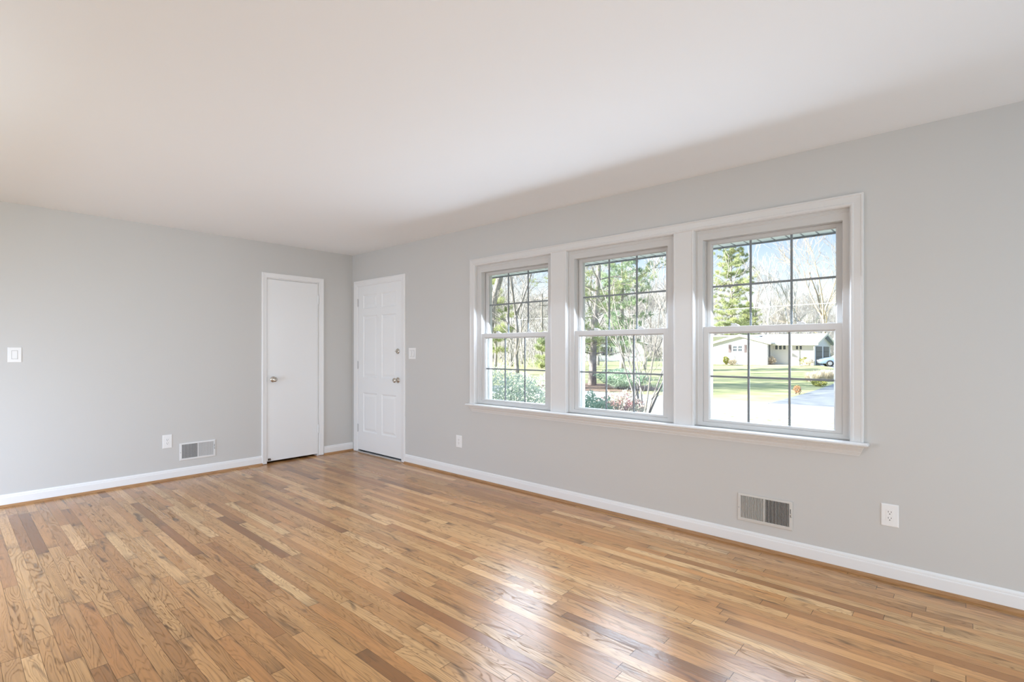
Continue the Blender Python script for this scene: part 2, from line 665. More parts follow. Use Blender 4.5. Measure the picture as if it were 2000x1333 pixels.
# ------------------------------------------------------------------ baseboards and shoe
BB = [(0.0, 0.0), (0.013, 0.0), (0.013, 0.072), (0.012, 0.077), (0.010, 0.079), (0.0105, 0.083), (0.0095, 0.090), (0.006, 0.096), (0.002, 0.099), (0.0, 0.099)]
SH = [(0.0125, 0.0), (0.0265, 0.0), (0.026, 0.006), (0.023, 0.012), (0.018, 0.017), (0.0125, 0.019)]


def run(prof, spans, side):
    m_ = MB()
    for a, b in spans:
        if side == 'right':
            m_.extrude(prof, lambda p, t: (t, -p[0], p[1]), a, b)
        elif side == 'back':
            m_.extrude(prof, lambda p, t: (p[0], t, p[1]), a, b)
        elif side == 'left':
            m_.extrude(prof, lambda p, t: (t, YL + p[0], p[1]), a, b)
        else:
            m_.extrude(prof, lambda p, t: (XF - p[0], t, p[1]), a, b)
    return m_


tag(run(BB, [(1.098, XF)], 'right').build('baseboard_right', M['base']), 'white baseboard along the window wall', None, kind='structure')
tag(run(BB, [(YL, -1.103), (-0.384, 0.0)], 'back').build('baseboard_back', M['base']), 'white baseboard along the far wall', None, kind='structure')
tag(run(BB, [(0.015, 0.62), (2.38, XF - 0.015)], 'left').build('baseboard_left', M['base']), None, None, kind='structure')
tag(run(BB, [(-0.30, 0.0)], 'front').build('baseboard_front', M['base']), None, None, kind='structure')
tag(run(SH, [(1.094, XF)], 'right').build('trim_1', M['shoe']), 'oak shoe moulding along the window wall', None, kind='structure')
tag(run(SH, [(YL, -1.100), (-0.387, -0.0)], 'back').build('trim_2', M['shoe']), 'oak shoe moulding along the far wall', None, kind='structure')

# ------------------------------------------------------------------ window surround
PW = 0.066
CAS = [(0.0, 0.0), (0.0, 0.019), (0.003, 0.021), (0.010, 0.021), (0.013, 0.018), (0.040, 0.015), (0.046, 0.014),
       (0.049, 0.017), (0.055, 0.0175), (0.060, 0.015), (0.064, 0.009), (0.066, 0.002), (0.066, -0.022)]
mb = MB()
sweep_open(mb, [(u, h) for u, h in CAS], 2.145, 5.306, WZ0, 2.132, map_right)
tag(mb.build('trim_3', M['trim']), 'white moulded casing around the three windows', None, kind='structure')
k = 4
for (xa, xb) in ((3.120, 3.285), (4.200, 4.349)):
    mb = MB()
    pr = [(xa, 0.125), (xa, 0.0), (xa + 0.001, -0.006), (xa + 0.005, -0.013), (xa + 0.011, -0.015), (xa + 0.016, -0.011),
          (xa + 0.019, -0.011), (xb - 0.019, -0.011), (xb - 0.016, -0.011), (xb - 0.011, -0.015), (xb - 0.005, -0.013), (xb - 0.001, -0.006), (xb, 0.0), (xb, 0.125)]
    mb.extrude(pr, lambda p, t: (p[0], p[1], t), WZ0, WZ1 + 0.004)
    tag(mb.build('trim_%d' % k, M['trim']), 'flat white mullion post between two windows', None, kind='structure')
    k += 1
# stool with a rounded nose and returns, then the moulded apron under it
mb = MB()
ST = []
for i in range(9):
    a = math.pi / 2 - math.pi * i / 8
    ST.append((-0.052 - 0.011 * math.cos(a), WZ0 - 0.011 + 0.011 * math.sin(a)))
prof = [(0.125, WZ0), (-0.052, WZ0)] + ST[1:-1] + [(-0.052, WZ0 - 0.022), (0.125, WZ0 - 0.022)]
NP = len(prof)
xs0, xs1 = 2.122, 5.333
vsd, fsd = [], []
secs = []
for t in (0.0, 0.35, 0.75, 1.0):        # rounded ends
    secs.append((xs0 + 0.011 * (1 - math.sin(t * math.pi / 2)), 1 - 0.35 * (1 - t)))
secs = [(xs0, 0.30), (xs0 + 0.003, 0.70), (xs0 + 0.009, 1.0), (xs1 - 0.009, 1.0), (xs1 - 0.003, 0.70), (xs1, 0.30)]
for xx, s in secs:
    for (yy, zz) in prof:
        y2 = min(yy, -0.001) if (xx < 2.19 or xx > 5.27) else yy
        vsd.append((xx, y2, WZ0 - 0.011 + (zz - WZ0 + 0.011) * s))
for i in range(len(secs) - 1):
    for j in range(NP):
        fsd.append((i * NP + j, i * NP + (j + 1) % NP, (i + 1) * NP + (j + 1) % NP, (i + 1) * NP + j))
fsd.append(tuple(range(NP)))
fsd.append(tuple(range((len(secs) - 1) * NP, len(secs) * NP)))
mb = MB()
mb.add(vsd, fsd)
tag(mb.build('trim_6', M['trim']), 'white window stool with rounded nose', None, kind='structure')
AP = [(0.0, 0.0), (0.034, 0.0), (0.034, -0.006), (0.030, -0.009), (0.030, -0.013), (0.024, -0.020), (0.020, -0.028), (0.017, -0.031),
      (0.017, -0.036), (0.014, -0.042), (0.013, -0.047), (0.009, -0.050), (0.009, -0.056), (0.0, -0.056)]
mb = MB()
za = WZ0 - 0.0225
nA = len(AP)
vA = []
for sgn, xe in ((1, 2.142), (-1, 5.309)):
    for (h, dz) in AP:
        vA.append((xe + sgn * (-dz) * 0.42, -h, za + dz))
fA = [(i, (i + 1) % nA, nA + (i + 1) % nA, nA + i) for i in range(nA)] + [tuple(range(nA)), tuple(range(nA, 2 * nA))]
mb.add(vA, fA)
tag(mb.build('trim_7', M['trim']), 'white moulded apron below the window stool', None, kind='structure')


# ------------------------------------------------------------------ the three double-hung windows
def sash(name, x0, x1, z0, z1, widths, y0, parent):
    m_ = MB()
    ring(m_, x0, x1, z0, z1, widths, [(0.0, y0 + 0.034), (0.0, y0 + 0.001), (0.03, y0), (0.78, y0), (0.84, y0 + 0.003), (1.0, y0 + 0.013),
                                      (1.0, y0 + 0.024), (0.85, y0 + 0.034)], map_out, True)
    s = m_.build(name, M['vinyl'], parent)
    l, r, b, t = widths
    gx0, gx1, g0, g1 = x0 + l, x1 - r, z0 + b, z1 - t
    for yy in (y0 + 0.0135, y0 + 0.0215):
        g = MB()
        g.box(gx0 - 0.006, gx1 + 0.006, yy, yy + 0.002, g0 - 0.006, g1 + 0.006)
        g.build('glass_pane', M['glass'], s)
    mu = MB()
    ym0, ym1, hw = y0 + 0.0162, y0 + 0.0208, 0.0066
    zc = (g0 + g1) / 2
    mu.box(gx0, gx1, ym0, ym1, zc - hw, zc + hw)
    for i in (1, 2):
        xc = gx0 + (gx1 - gx0) * i / 3 + 0.004
        mu.box(xc - hw, xc + hw, ym0 - 0.0004, ym1 + 0.0004, g0, g1)
    mu.build('muntin_grille', M['grille'], s)
    return s


for i, ((oa, ob), c) in enumerate(zip(WIN_OPEN, WIN_C)):
    sx0, sx1 = c - 0.402, c + 0.402
    fr = MB()
    wl, wr = sx0 - oa, ob - sx1
    zb, zt = 0.768, 2.000
    ring(fr, oa, ob, WZ0, WZ1, (wl, wr, zb - WZ0, WZ1 - zt),
         [(0.0, 0.125), (0.0, 0.020), (0.36, 0.020), (0.40, 0.0225), (0.97, 0.0225), (1.0, 0.024), (1.0, 0.125)], map_out, True)
    # parting strips that part the two sash tracks, and the outside stop
    fr.box(sx0 - 0.002, sx0 + 0.007, 0.0665, 0.0725, zb, zt)
    fr.box(sx1 - 0.007, sx1 + 0.002, 0.0665, 0.0725, zb, zt)
    fr.box(sx0 - 0.002, sx0 + 0.022, 0.112, 0.150, zb - 0.01, zt)
    fr.box(sx1 - 0.022, sx1 + 0.002, 0.112, 0.150, zb - 0.01, zt)
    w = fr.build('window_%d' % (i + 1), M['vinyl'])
    tag(w, ['white double hung window nearest the entry door, woods outside', 'white double hung window in the middle, pine trunk and shrubs outside',
            'white double hung window furthest right, house across the street outside'][i], None, kind='structure')
    up = sash('upper_sash', sx0 + 0.006, sx1 - 0.006, 1.372, 1.9995, (0.0365, 0.0365, 0.028, 0.027), 0.076, w)
    lo = sash('lower_sash', sx0 + 0.001, sx1 - 0.001, 0.7685, 1.411, (0.044, 0.044, 0.020, 0.048), 0.030, w)
    for dx in (0.205, 0.590):
        lk = MB()
        xx = sx0 + dx
        lk.extrude([(-0.026, 0.0), (0.026, 0.0), (0.022, 0.007), (0.012, 0.013), (-0.012, 0.013), (-0.022, 0.007)],
                   lambda p, t: (xx + p[0], t, 1.411 + p[1]), 0.034, 0.058)
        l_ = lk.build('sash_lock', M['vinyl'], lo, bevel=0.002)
        lv = MB()
        lv.extrude([(-0.022, 0.0), (0.006, 0.0), (0.010, 0.005), (-0.018, 0.007)], lambda p, t: (xx + p[0] - 0.006, t, 1.4245 + p[1]), 0.038, 0.052)
        lv.build('lock_lever', M['hinge_dark'], l_)
    for dx in (0.055, 0.745):
        lk = MB()
        xx = sx0 + dx
        lk.extrude([(-0.022, 0.0), (0.022, 0.0), (0.006, 0.006), (-0.006, 0.006)], lambda p, t: (xx + p[0], t, 1.411 + p[1]), 0.036, 0.056)
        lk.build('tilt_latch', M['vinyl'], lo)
    # outside casing of the window
# exterior casing / brick mould seen through the panes, and the outer sill
mb = MB()
ring(mb, 2.19, 5.272, WZ0 - 0.05, WZ1 + 0.05, (0.05, 0.05, 0.06, 0.06), [(0, 0.132), (0, 0.175), (1, 0.175), (1, 0.132)], map_out, True)
for xa, xb in ((3.115, 3.290), (4.195, 4.354)):
    mb.box(xa, xb, 0.132, 0.172, WZ0, WZ1)
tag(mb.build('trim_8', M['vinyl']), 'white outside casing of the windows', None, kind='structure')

# ------------------------------------------------------------------ doors
DC = [(0.0, 0.0), (0.0, 0.012), (0.004, 0.016), (0.014, 0.017), (0.020, 0.0145), (0.042, 0.0115), (0.050, 0.011), (0.054, 0.009), (0.056, 0.005), (0.056, 0.0)]


def lathe_knob(origin, axis, name, parent):
    b = MB()
    b.lathe([(0.0, 0.0), (0.031, 0.0), (0.032, 0.003), (0.031, 0.006), (0.026, 0.008), (0.014, 0.010), (0.0125, 0.014), (0.0115, 0.026),
             (0.013, 0.031), (0.021, 0.036), (0.0265, 0.043), (0.0275, 0.050), (0.0255, 0.057), (0.020, 0.062), (0.0, 0.0635)], origin, axis, 32)
    return b.build(name, M['nickel'], parent, smooth=True)


def hinge(parent, mp, a, z, side, mat, h0):
    b = MB()
    o = Vector(mp(a, z - 0.045, h0))
    b.tube([o, o + Vector((0, 0, 0.090))], 0.0062, 10)
    b.tube([o + Vector((0, 0, -0.006)), o + Vector((0, 0, -0.001))], 0.0045, 8)
    b.tube([o + Vector((0, 0, 0.091)), o + Vector((0, 0, 0.096))], 0.0045, 8)
    for q in (0.018, 0.036, 0.054, 0.072):
        b.tube([o + Vector((0, 0, q - 0.0006)), o + Vector((0, 0, q + 0.0006))], 0.0066, 10)
    hg = b.build('hinge', mat, parent)
    lf = MB()
    for s, wdt in ((side, 0.011), (-side, 0.006)):
        p0, p1 = mp(a, z - 0.044, h0 - 0.004), mp(a + s * wdt, z + 0.044, h0 - 0.0025)
        lf.box(*sorted((p0[0], p1[0])), *sorted((p0[1], p1[1])), *sorted((p0[2], p1[2])))
    lf.build('hinge_leaf', mat, hg)
    return hg


# flush closet door in the back wall
mb = MB()
sweep_open(mb, DC, -1.104, -0.386, 0.006, 2.109, map_back)
tag(mb.build('trim_9', M['base']), 'white casing around the closet door', None, kind='structure')
mb = MB()
ring(mb, DOOR1[0], DOOR1[1], -0.02, DOOR1[3], (0.007, 0.007, 0.0, 0.007), [(0, 0.0), (1, 0.0), (1, -0.10), (0, -0.10)], map_back, True)
tag(mb.build('trim_10', M['base']), None, None, kind='structure')
mb = MB()
mb.box(-0.036, -0.001, -1.0435, -0.4605, 0.024, 2.0405)
d1 = mb.build('door_1', M['door'], bevel=0.0015)
tag(d1, 'narrow flush white closet door in the far wall', None, kind='structure')
lathe_knob((-0.001, -0.978, 0.929), (1, 0, 0), 'door_knob', d1)
for z in (1.852, 0.322):
    hinge(d1, map_back, -0.455, z, -1, M['door'], 0.006)
b = MB()
b.box(-0.020, 0.0008, -1.0462, -1.0434, 0.90, 0.958)
b.build('strike_plate', M['hinge_dark'], d1)
b = MB()
b.tube([(-0.002, -1.022, 0.052), (0.010, -1.020, 0.048), (0.018, -1.012, 0.038)], [0.006, 0.007, 0.008], 8)
b.box(-0.0015, 0.003, -1.034, -1.006, 0.034, 0.056)
b.build('door_stop', M['rubber'], d1)

# six panel entry door in the window wall
mb = MB()
sweep_open(mb, [(u * 1.28, h) for u, h in DC], 0.055, 1.099, 0.006, 2.106, map_right)
tag(mb.build('trim_11', M['base']), 'white casing around the entry door', None, kind='structure')
mb = MB()
ring(mb, DOOR2[0], DOOR2[1], -0.02, DOOR2[3], (0.007, 0.007, 0.0, 0.005), [(0, 0.0), (1, 0.0), (1, 0.12), (0, 0.12)], map_out, True)
tag(mb.build('trim_12', M['base']), None, None, kind='structure')
DX0, DX1, DZ0, DZ1 = 0.1345, 1.0215, 0.030, 2.0375
panels = []
for (pa, pb) in ((0.241, 0.537), (0.632, 0.920)):
    for (za_, zb_) in ((1.757, 1.927), (0.924, 1.672), (0.258, 0.737)):
        panels.append((pa, pb, za_, zb_))
mb = MB()
wall_panel(mb, DX0, DX1, DZ0, DZ1, panels, map_out, 0.001, 0.040)
d2 = mb.build('door_2', M['door'])
tag(d2, 'white six panel entry door with deadbolt beside the corner', None, kind='structure')
for (pa, pb, za_, zb_) in panels:
    pm = MB()
    w_, h_ = pb - pa, zb_ - za_
    prof_u = [(0.0, 0.001), (0.004, 0.003), (0.009, 0.009), (0.014, 0.0105), (0.022, 0.0105), (0.046, 0.0045)]
    vs_, fs_ = [], []
    for u, h in prof_u:
        vs_ += [(pa + u, h, za_ + u), (pb - u, h, za_ + u), (pb - u, h, zb_ - u), (pa + u, h, zb_ - u)]
    for q in range(len(prof_u) - 1):
        for kk in range(4):
            fs_.append((q * 4 + kk, q * 4 + (kk + 1) % 4, (q + 1) * 4 + (kk + 1) % 4, (q + 1) * 4 + kk))
    q = (len(prof_u) - 1) * 4
    fs_.append((q, q + 1, q + 2, q + 3))
    pm.add(vs_, fs_)
    pm.build('door_panel', M['door'], d2)
lathe_knob((0.957, 0.001, 0.914), (0, -1, 0), 'door_knob', d2)
b = MB()
b.lathe([(0.0, 0.0), (0.030, 0.0), (0.031, 0.004), (0.029, 0.010), (0.022, 0.013), (0.0, 0.014)], (0.955, 0.001, 1.241), (0, -1, 0), 28)
db = b.build('deadbolt', M['nickel'], d2, smooth=True)
b = MB()
b.extrude([(-0.020, -0.006), (0.020, -0.001), (0.020, 0.007), (-0.020, 0.002)], lambda p, t: (0.955 + p[0], -0.012 - t, 1.241 + p[1]), 0.0, 0.016)
b.build('thumb_turn', M['nickel'], db, bevel=0.002)
for z in (1.838, 1.070, 0.295):
    hinge(d2, map_right, 0.1305, z, 1, M['hinge_painted'], 0.004)
b = MB()
b.box(1.0205, 1.0245, -0.0006, 0.02, 0.885, 0.945)
b.build('strike_plate', M['nickel'], d2)
b = MB()
b.box(DX0, DX1, 0.0015, 0.036, 0.024, 0.031)
b.build('door_sweep', M['dark'], d2)
mb = MB()
mb.extrude([(-0.012, 0.0), (-0.010, 0.008), (-0.002, 0.013), (0.012, 0.014), (0.030, 0.018), (0.12, 0.018), (0.12, 0.0)],
           lambda p, t: (t, p[0], p[1]), 0.1325, 1.0225)
tag(mb.build('trim_13', M['alum']), 'metal threshold under the entry door', None, kind='structure')


# ------------------------------------------------------------------ switches, outlets, registers
def plate_mesh(w, h, t=0.0055):
    b = MB()
    ring(b, -w / 2, w / 2, -h / 2, h / 2, (0.006,) * 4, [(0, 0.0005), (0, t * 0.55), (0.35, t * 0.85), (1.0, t)], map_right)
    b.add([(-w / 2 + 0.006, -t, -h / 2 + 0.006), (w / 2 - 0.006, -t, -h / 2 + 0.006), (w / 2 - 0.006, -t, h / 2 - 0.006), (-w / 2 + 0.006, -t, h / 2 - 0.006)], [(0, 1, 2, 3)])
    return b


def switch(loc, rotz, w, h, gangs, label):
    r = empty('light_switch', loc, rotz)
    plate_mesh(w, h).build('wall_plate', M['plate'], r)
    for g in range(gangs):
        xc = (g - (gangs - 1) / 2) * 0.046
        b = MB()
        ring(b, xc - 0.0175, xc + 0.0175, -0.0345, 0.0345, (0.0012,) * 4, [(0, 0.0056), (1, 0.0058)], map_right, True)
        b.build('rocker_surround', M['slot'], r)
        b = MB()
        b.extrude([(-0.0052, -0.033), (-0.0095, -0.033), (-0.0068, 0.0), (-0.0072, 0.033), (-0.0052, 0.033)],
                  lambda p, t: (t, p[0], p[1]), xc - 0.0160, xc + 0.0160)
        b.build('rocker', M['plate'], r, bevel=0.0008)
    tag(r, label, 'light switch')
    return r


def outlet(loc, rotz, w, h, label):
    r = empty('wall_outlet', loc, rotz)
    plate_mesh(w, h).build('wall_plate', M['plate'], r)
    b = MB()
    b.box(-0.0168, 0.0168, -0.0068, -0.0052, -0.0335, 0.0335)
    f = b.build('receptacle', M['plate'], r, bevel=0.0008)
    for zc in (0.0165, -0.0165):
        b = MB()
        for sx, hh in ((-0.0064, 0.0042), (0.0064, 0.0034)):
            b.box(sx - 0.0011, sx + 0.0011, -0.0072, -0.0066, zc + 0.003 - hh, zc + 0.003 + hh)
        b.lathe([(0.0, 0.0), (0.0026, 0.0), (0.0026, 0.0004), (0.0, 0.0004)], (0, -0.0068, zc - 0.0085), (0, -1, 0), 10)
        b.build('socket_slots', M['slot'], f)
    tag(r, label, 'outlet')
    return r


def register(loc, rotz, w, h, nslat, mat, label):
    r = empty('floor_register', loc, rotz)
    bx, bz = 0.018, 0.014
    bzb = 0.020
    b = MB()
    ring(b, -w / 2, w / 2, 0, h, (bx, bx, bzb, bz), [(0, 0.0004), (0, 0.004), (0.12, 0.007), (0.9, 0.0085), (1.0, 0.0075), (1.0, 0.0008)], map_right, True)
    b.box(-0.0035, 0.0035, -0.0082, -0.001, bzb - 0.001, h - bz + 0.001)
    b.build('register_frame', mat, r)
    b = MB()
    b.box(-w / 2 + bx - 0.002, w / 2 - bx + 0.002, -0.0014, -0.0006, bzb - 0.002, h - bz + 0.002)
    b.build('dark_backing', M['dark'], r)  # black plate behind the slats, standing for the shaded duct
    for s in (-1, 1):
        b = MB()
        a0, a1 = sorted((s * 0.0035, s * (w / 2 - bx)))
        for i in range(nslat):
            xc = a0 + (a1 - a0) * (i + 0.5) / nslat
            ta = -s * 0.36
            hx, hy = 0.0036 * math.sin(ta), 0.0030 * math.cos(ta)
            th = 0.0010
            b.add([(xc - hx - th, -0.0045 - hy, bzb), (xc - hx + th, -0.0045 - hy, bzb), (xc + hx + th, -0.0045 + hy, bzb), (xc + hx - th, -0.0045 + hy, bzb),
                   (xc - hx - th, -0.0045 - hy, h - bz), (xc - hx + th, -0.0045 - hy, h - bz), (xc + hx + th, -0.0045 + hy, h - bz), (xc + hx - th, -0.0045 + hy, h - bz)],
                  [(0, 3, 2, 1), (4, 5, 6, 7), (0, 1, 5, 4), (1, 2, 6, 5), (2, 3, 7, 6), (3, 0, 4, 7)])
        b.build('louvre_bank', mat, r)
    b = MB()
    xl = w / 2 - bx * 0.62
    b.box(xl - 0.0014, xl + 0.0014, -0.0092, -0.0080, h * 0.46, h * 0.74)
    sl = b.build('lever_slot', M['dark'], r)
    b = MB()
    b.extrude([(-0.008, 0.0), (-0.016, -0.004), (-0.019, 0.0), (-0.016, 0.004)], lambda p, t: (t, p[0], h * 0.57 + p[1]), xl - 0.004, xl + 0.003)
    b.build('damper_lever', mat, r)
    for s in (-1, 1):
        b = MB()
        b.lathe([(0.0, 0.0), (0.0035, 0.0), (0.003, 0.0012), (0.0, 0.0016)], (s * (w / 2 - 0.0075), -0.0080, h * 0.47), (0, -1, 0), 10)
        b.build('screw', M['hinge_dark'], r)
    tag(r, label, 'vent')
    return r


ROT_BACK = -math.pi / 2       # local -y faces +x... turned so the plate looks into the room from the back wall
ROT_BACK = math.pi / 2
switch((1.2205, 0.0, 1.2165), 0.0, 0.122, 0.122, 2, 'white double rocker switch beside the entry door')
switch((0.0, -3.029, 1.2155), ROT_BACK, 0.082, 0.121, 1, 'white single rocker switch alone on the far wall')
outlet((1.977, 0.0, 0.3445), 0.0, 0.086, 0.120, 'white outlet on the window wall just left of the windows')
outlet((5.4225, 0.0, 0.356), 0.0, 0.078, 0.121, 'white outlet on the window wall to the right of the vent')
outlet((0.0, -1.980, 0.373), ROT_BACK, 0.078, 0.129, 'white outlet on the far wall beside a vent')
register((4.792, 0.0, 0.1585), 0.0, 0.318, 0.176, 17, M['register'], 'beige slatted vent below the right hand window')
register((0.0, -1.7195, 0.169), ROT_BACK, 0.318, 0.170, 20, M['register_white'], 'white slatted vent low on the far wall beside an outlet')
# ------------------------------------------------------------------ outside: ground and our own eaves
M['grass'] = mottled('winter_grass', (0.23, 0.26, 0.12), (0.40, 0.39, 0.22), 0.9, 0.9, 5.0, 0.3, 0.7)
M['near_grass'] = mottled('dormant_grass', (0.20, 0.22, 0.13), (0.52, 0.50, 0.43), 5.0, 0.9, 6.0, 0.36, 0.52)
M['asphalt'] = mottled('pale_asphalt', (0.29, 0.30, 0.31), (0.38, 0.39, 0.40), 3.0, 0.8)
M['driveway'] = mottled('dark_asphalt', (0.16, 0.175, 0.20), (0.22, 0.235, 0.26), 2.0, 0.7)
M['mulch'] = mottled('brown_mulch', (0.14, 0.095, 0.075), (0.28, 0.20, 0.16), 6.0, 0.9)
M['leaf_litter'] = mottled('leaf_litter', (0.34, 0.26, 0.18), (0.55, 0.45, 0.33), 3.0, 0.9)
M['soffit'] = None


def soffit_mat():
    m = NT('vented_soffit')
    co = m.coord()
    sp = m.n('ShaderNodeSeparateXYZ')
    m.l(co, sp.inputs[0])
    f = m.math('FRACT', m.math('DIVIDE', sp.outputs[0], 0.102))
    g = m.math('LESS_THAN', f, 0.13)
    c = m.mix(g, (0.80, 0.86, 0.83), (0.22, 0.25, 0.26))
    nrm = m.bump(m.math('MULTIPLY', g, -1.0), 0.6, 0.01)
    m.principled(c, 0.5, 0.0, 0.4, nrm)
    return m.m


M['soffit'] = soffit_mat()
M['shingle'] = mottled('grey_shingle', (0.20, 0.20, 0.21), (0.30, 0.30, 0.31), 8.0, 0.9)

rng = random.Random(5)
mb = MB()
NX, NY = 44, 40
gx = [-150 + 300 * i / NX for i in range(NX + 1)]
gy = [0.14 + (150 - 0.14) * (j / NY) ** 1.6 for j in range(NY + 1)]
vs_, fs_ = [], []
for yv in gy:
    for xv in gx:
        vs_.append((xv, yv, gz(xv, yv)))
for j in range(NY):
    for i in range(NX):
        q = j * (NX + 1) + i
        fs_.append((q, q + 1, q + NX + 2, q + NX + 1))
mb.add(vs_, fs_)
tag(mb.build('ground', M['grass'], smooth=True), 'winter lawn running away from the house', None, kind='structure')


def strip(name, pts, mat, dz, label, thick=0.03):
    """Flat ground patch of real thickness following the ground; pts = outline on the ground."""
    m_ = MB()
    n = len(pts)
    top = [(p[0], p[1], gz(p[0], p[1]) + dz) for p in pts]
    bot = [(p[0], p[1], gz(p[0], p[1]) + dz - thick) for p in pts]
    m_.add(top + bot, [tuple(range(n)), tuple(range(2 * n - 1, n - 1, -1))] + [(i, (i + 1) % n, n + (i + 1) % n, n + i) for i in range(n)])
    o = m_.build(name, mat)
    tag(o, label, None, kind='structure')
    return o


strip('near_lawn', [(-60, 0.2), (40, 0.2), (40, 12.6), (-60, 12.6)], M['near_grass'], 0.004, 'pale dormant front lawn below the windows', 0.02)
strip('road', [(-90, 12.4), (60, 12.4), (60, 16.2), (-90, 16.2)], M['asphalt'], 0.012, 'pale asphalt street')
DRV = [on_ground(u, v) for (u, v) in ((1500, 790), (1532, 781), (1562, 773), (1592, 764), (1612, 757), (1626, 752))]
drv = [(p.x, p.y) for p in DRV]
drv += [(p.x, p.y) for p in (on_ground(1646, 744), on_ground(1644, 728), on_ground(1624, 718), on_ground(1600, 714.5))]
drv += [(-6.9, 66.0), (3.0, 66.0), (4.5, 44.0), (6.5, 30.0), (9.5, 21.0), (12.5, 15.9), (drv[0][0], 15.9)]
strip('driveway', drv, M['driveway'], 0.02, 'dark driveway across the street curving up to the garage')
c = on_ground(1165, 757)
strip('mulch_bed', [(c.x + 3.2 * math.cos(a * math.pi / 7), c.y + 2.6 * math.sin(a * math.pi / 7)) for a in range(14)], M['mulch'], 0.02, 'brown mulch circle under the pine')

# our own soffit, gutter board and roof, stretched to keep sun off the added door
mb = MB()
ey, ez = 1.02, 2.138
mb.box(-7.8, 10.3, 0.132, ey, ez, ez + 0.02)
sf = mb.build('soffit', M['soffit'])
tag(sf, 'pale vented soffit under the eave outside the windows', None, kind='structure')
mb = MB()
mb.extrude([(ey + 0.02, ez - 0.012), (ey + 0.02, ez + 0.14), (-3.0, 4.1), (-8.6, 2.75), (-8.6, 2.60), (-3.0, 3.9), (ey, ez + 0.02), (ey, ez - 0.012)], lambda p, t: (t, p[0], p[1]), -8.0, 10.5)
tag(mb.build('roof', M['shingle']), None, None, kind='structure')

# ------------------------------------------------------------------ vegetation builders
M['bark_grey'] = mottled('grey_bark', (0.22, 0.20, 0.19), (0.36, 0.33, 0.31), 3.0, 0.9)
M['bark_pale'] = mottled('pale_bark', (0.46, 0.43, 0.39), (0.62, 0.58, 0.53), 3.0, 0.9)
M['bark_tan'] = mottled('tan_bark', (0.33, 0.27, 0.20), (0.46, 0.38, 0.29), 3.0, 0.9)
M['bark_pine'] = mottled('pine_bark', (0.27, 0.24, 0.235), (0.42, 0.385, 0.37), 4.0, 0.9)


def leafy(name, c1, c2, scale=1.0, transl=0.35):
    m = NT(name)
    co = m.coord()
    f = m.noise(co, scale, 3.0)
    c = m.ramp(f, [(0.33, c1), (0.67, c2)])
    d = m.n('ShaderNodeBsdfDiffuse')
    t = m.n('ShaderNodeBsdfTranslucent')
    m.l(c, d.inputs[0])
    m.l(c, t.inputs[0])
    x = m.n('ShaderNodeMixShader')
    x.inputs[0].default_value = transl
    m.l(d.outputs[0], x.inputs[1])
    m.l(t.outputs[0], x.inputs[2])
    m.l(x.outputs[0], m.out.inputs[0])
    return m.m


M['needle'] = leafy('pine_needles', (0.33, 0.40, 0.24), (0.56, 0.58, 0.32), 0.5)
M['needle_dark'] = leafy('dark_pine_needles', (0.26, 0.36, 0.27), (0.44, 0.52, 0.34), 0.5)
M['shrub_green'] = leafy('shrub_leaves', (0.30, 0.43, 0.32), (0.60, 0.70, 0.55), 5.0)
M['shrub_grey'] = leafy('greygreen_leaves', (0.48, 0.56, 0.44), (0.80, 0.84, 0.72), 4.0)
M['shrub_red'] = leafy('nandina_leaves', (0.62, 0.36, 0.38), (0.60, 0.66, 0.54), 7.0)
M['straw'] = leafy('straw_grass', (0.68, 0.60, 0.48), (0.82, 0.75, 0.63), 3.0)
M['yellow_green'] = leafy('yellow_green_leaves', (0.36, 0.38, 0.12), (0.50, 0.48, 0.18), 3.0)
M['rust'] = leafy('rust_leaves', (0.42, 0.22, 0.12), (0.52, 0.31, 0.18), 3.0)
M['twig'] = mottled('grey_twigs', (0.26, 0.245, 0.24), (0.41, 0.39, 0.38), 0.35, 0.9)


def rvec(r):
    while True:
        v = Vector((r.uniform(-1, 1), r.uniform(-1, 1), r.uniform(-1, 1)))
        if 0.05 < v.length < 1:
            return v.normalized()


def grow(mb, p, d, length, rad, depth, r, spread=0.6, lift=0.12, nseg=4, kids=(3, 4), minr=0.008, wig=0.16):
    pts, rads = [p.copy()], [rad]
    q, dd = p.copy(), d.copy()
    for i in range(nseg):
        dd = (dd + rvec(r) * wig + Vector((0, 0, lift * 0.5))).normalized()
        q = q + dd * (length / nseg)
        pts.append(q.copy())
        rads.append(max(minr, rad * (1 - 0.55 * (i + 1) / nseg)))
    mb.tube(pts, rads, 5 if rad > 0.06 else 3, cap=False)
    if depth <= 0:
        return
    n = r.randint(*kids)
    for k_ in range(n):
        f = r.uniform(0.35, 1.0)
        ii = min(nseg - 1, int(f * nseg))
        t = f * nseg - ii
        base = pts[ii].lerp(pts[ii + 1], t)
        dir_ = (pts[ii + 1] - pts[ii]).normalized()
        side = rvec(r)
        side = (side - dir_ * side.dot(dir_))
        if side.length < 0.05:
            continue
        nd = (dir_ * (1 - spread * 0.55) + side.normalized() * spread + Vector((0, 0, lift))).normalized()
        grow(mb, base, nd, length * r.uniform(0.52, 0.74), max(minr, rads[ii + 1] * 0.62), depth - 1, r, spread, lift, max(2, nseg - 1), kids, minr, wig)


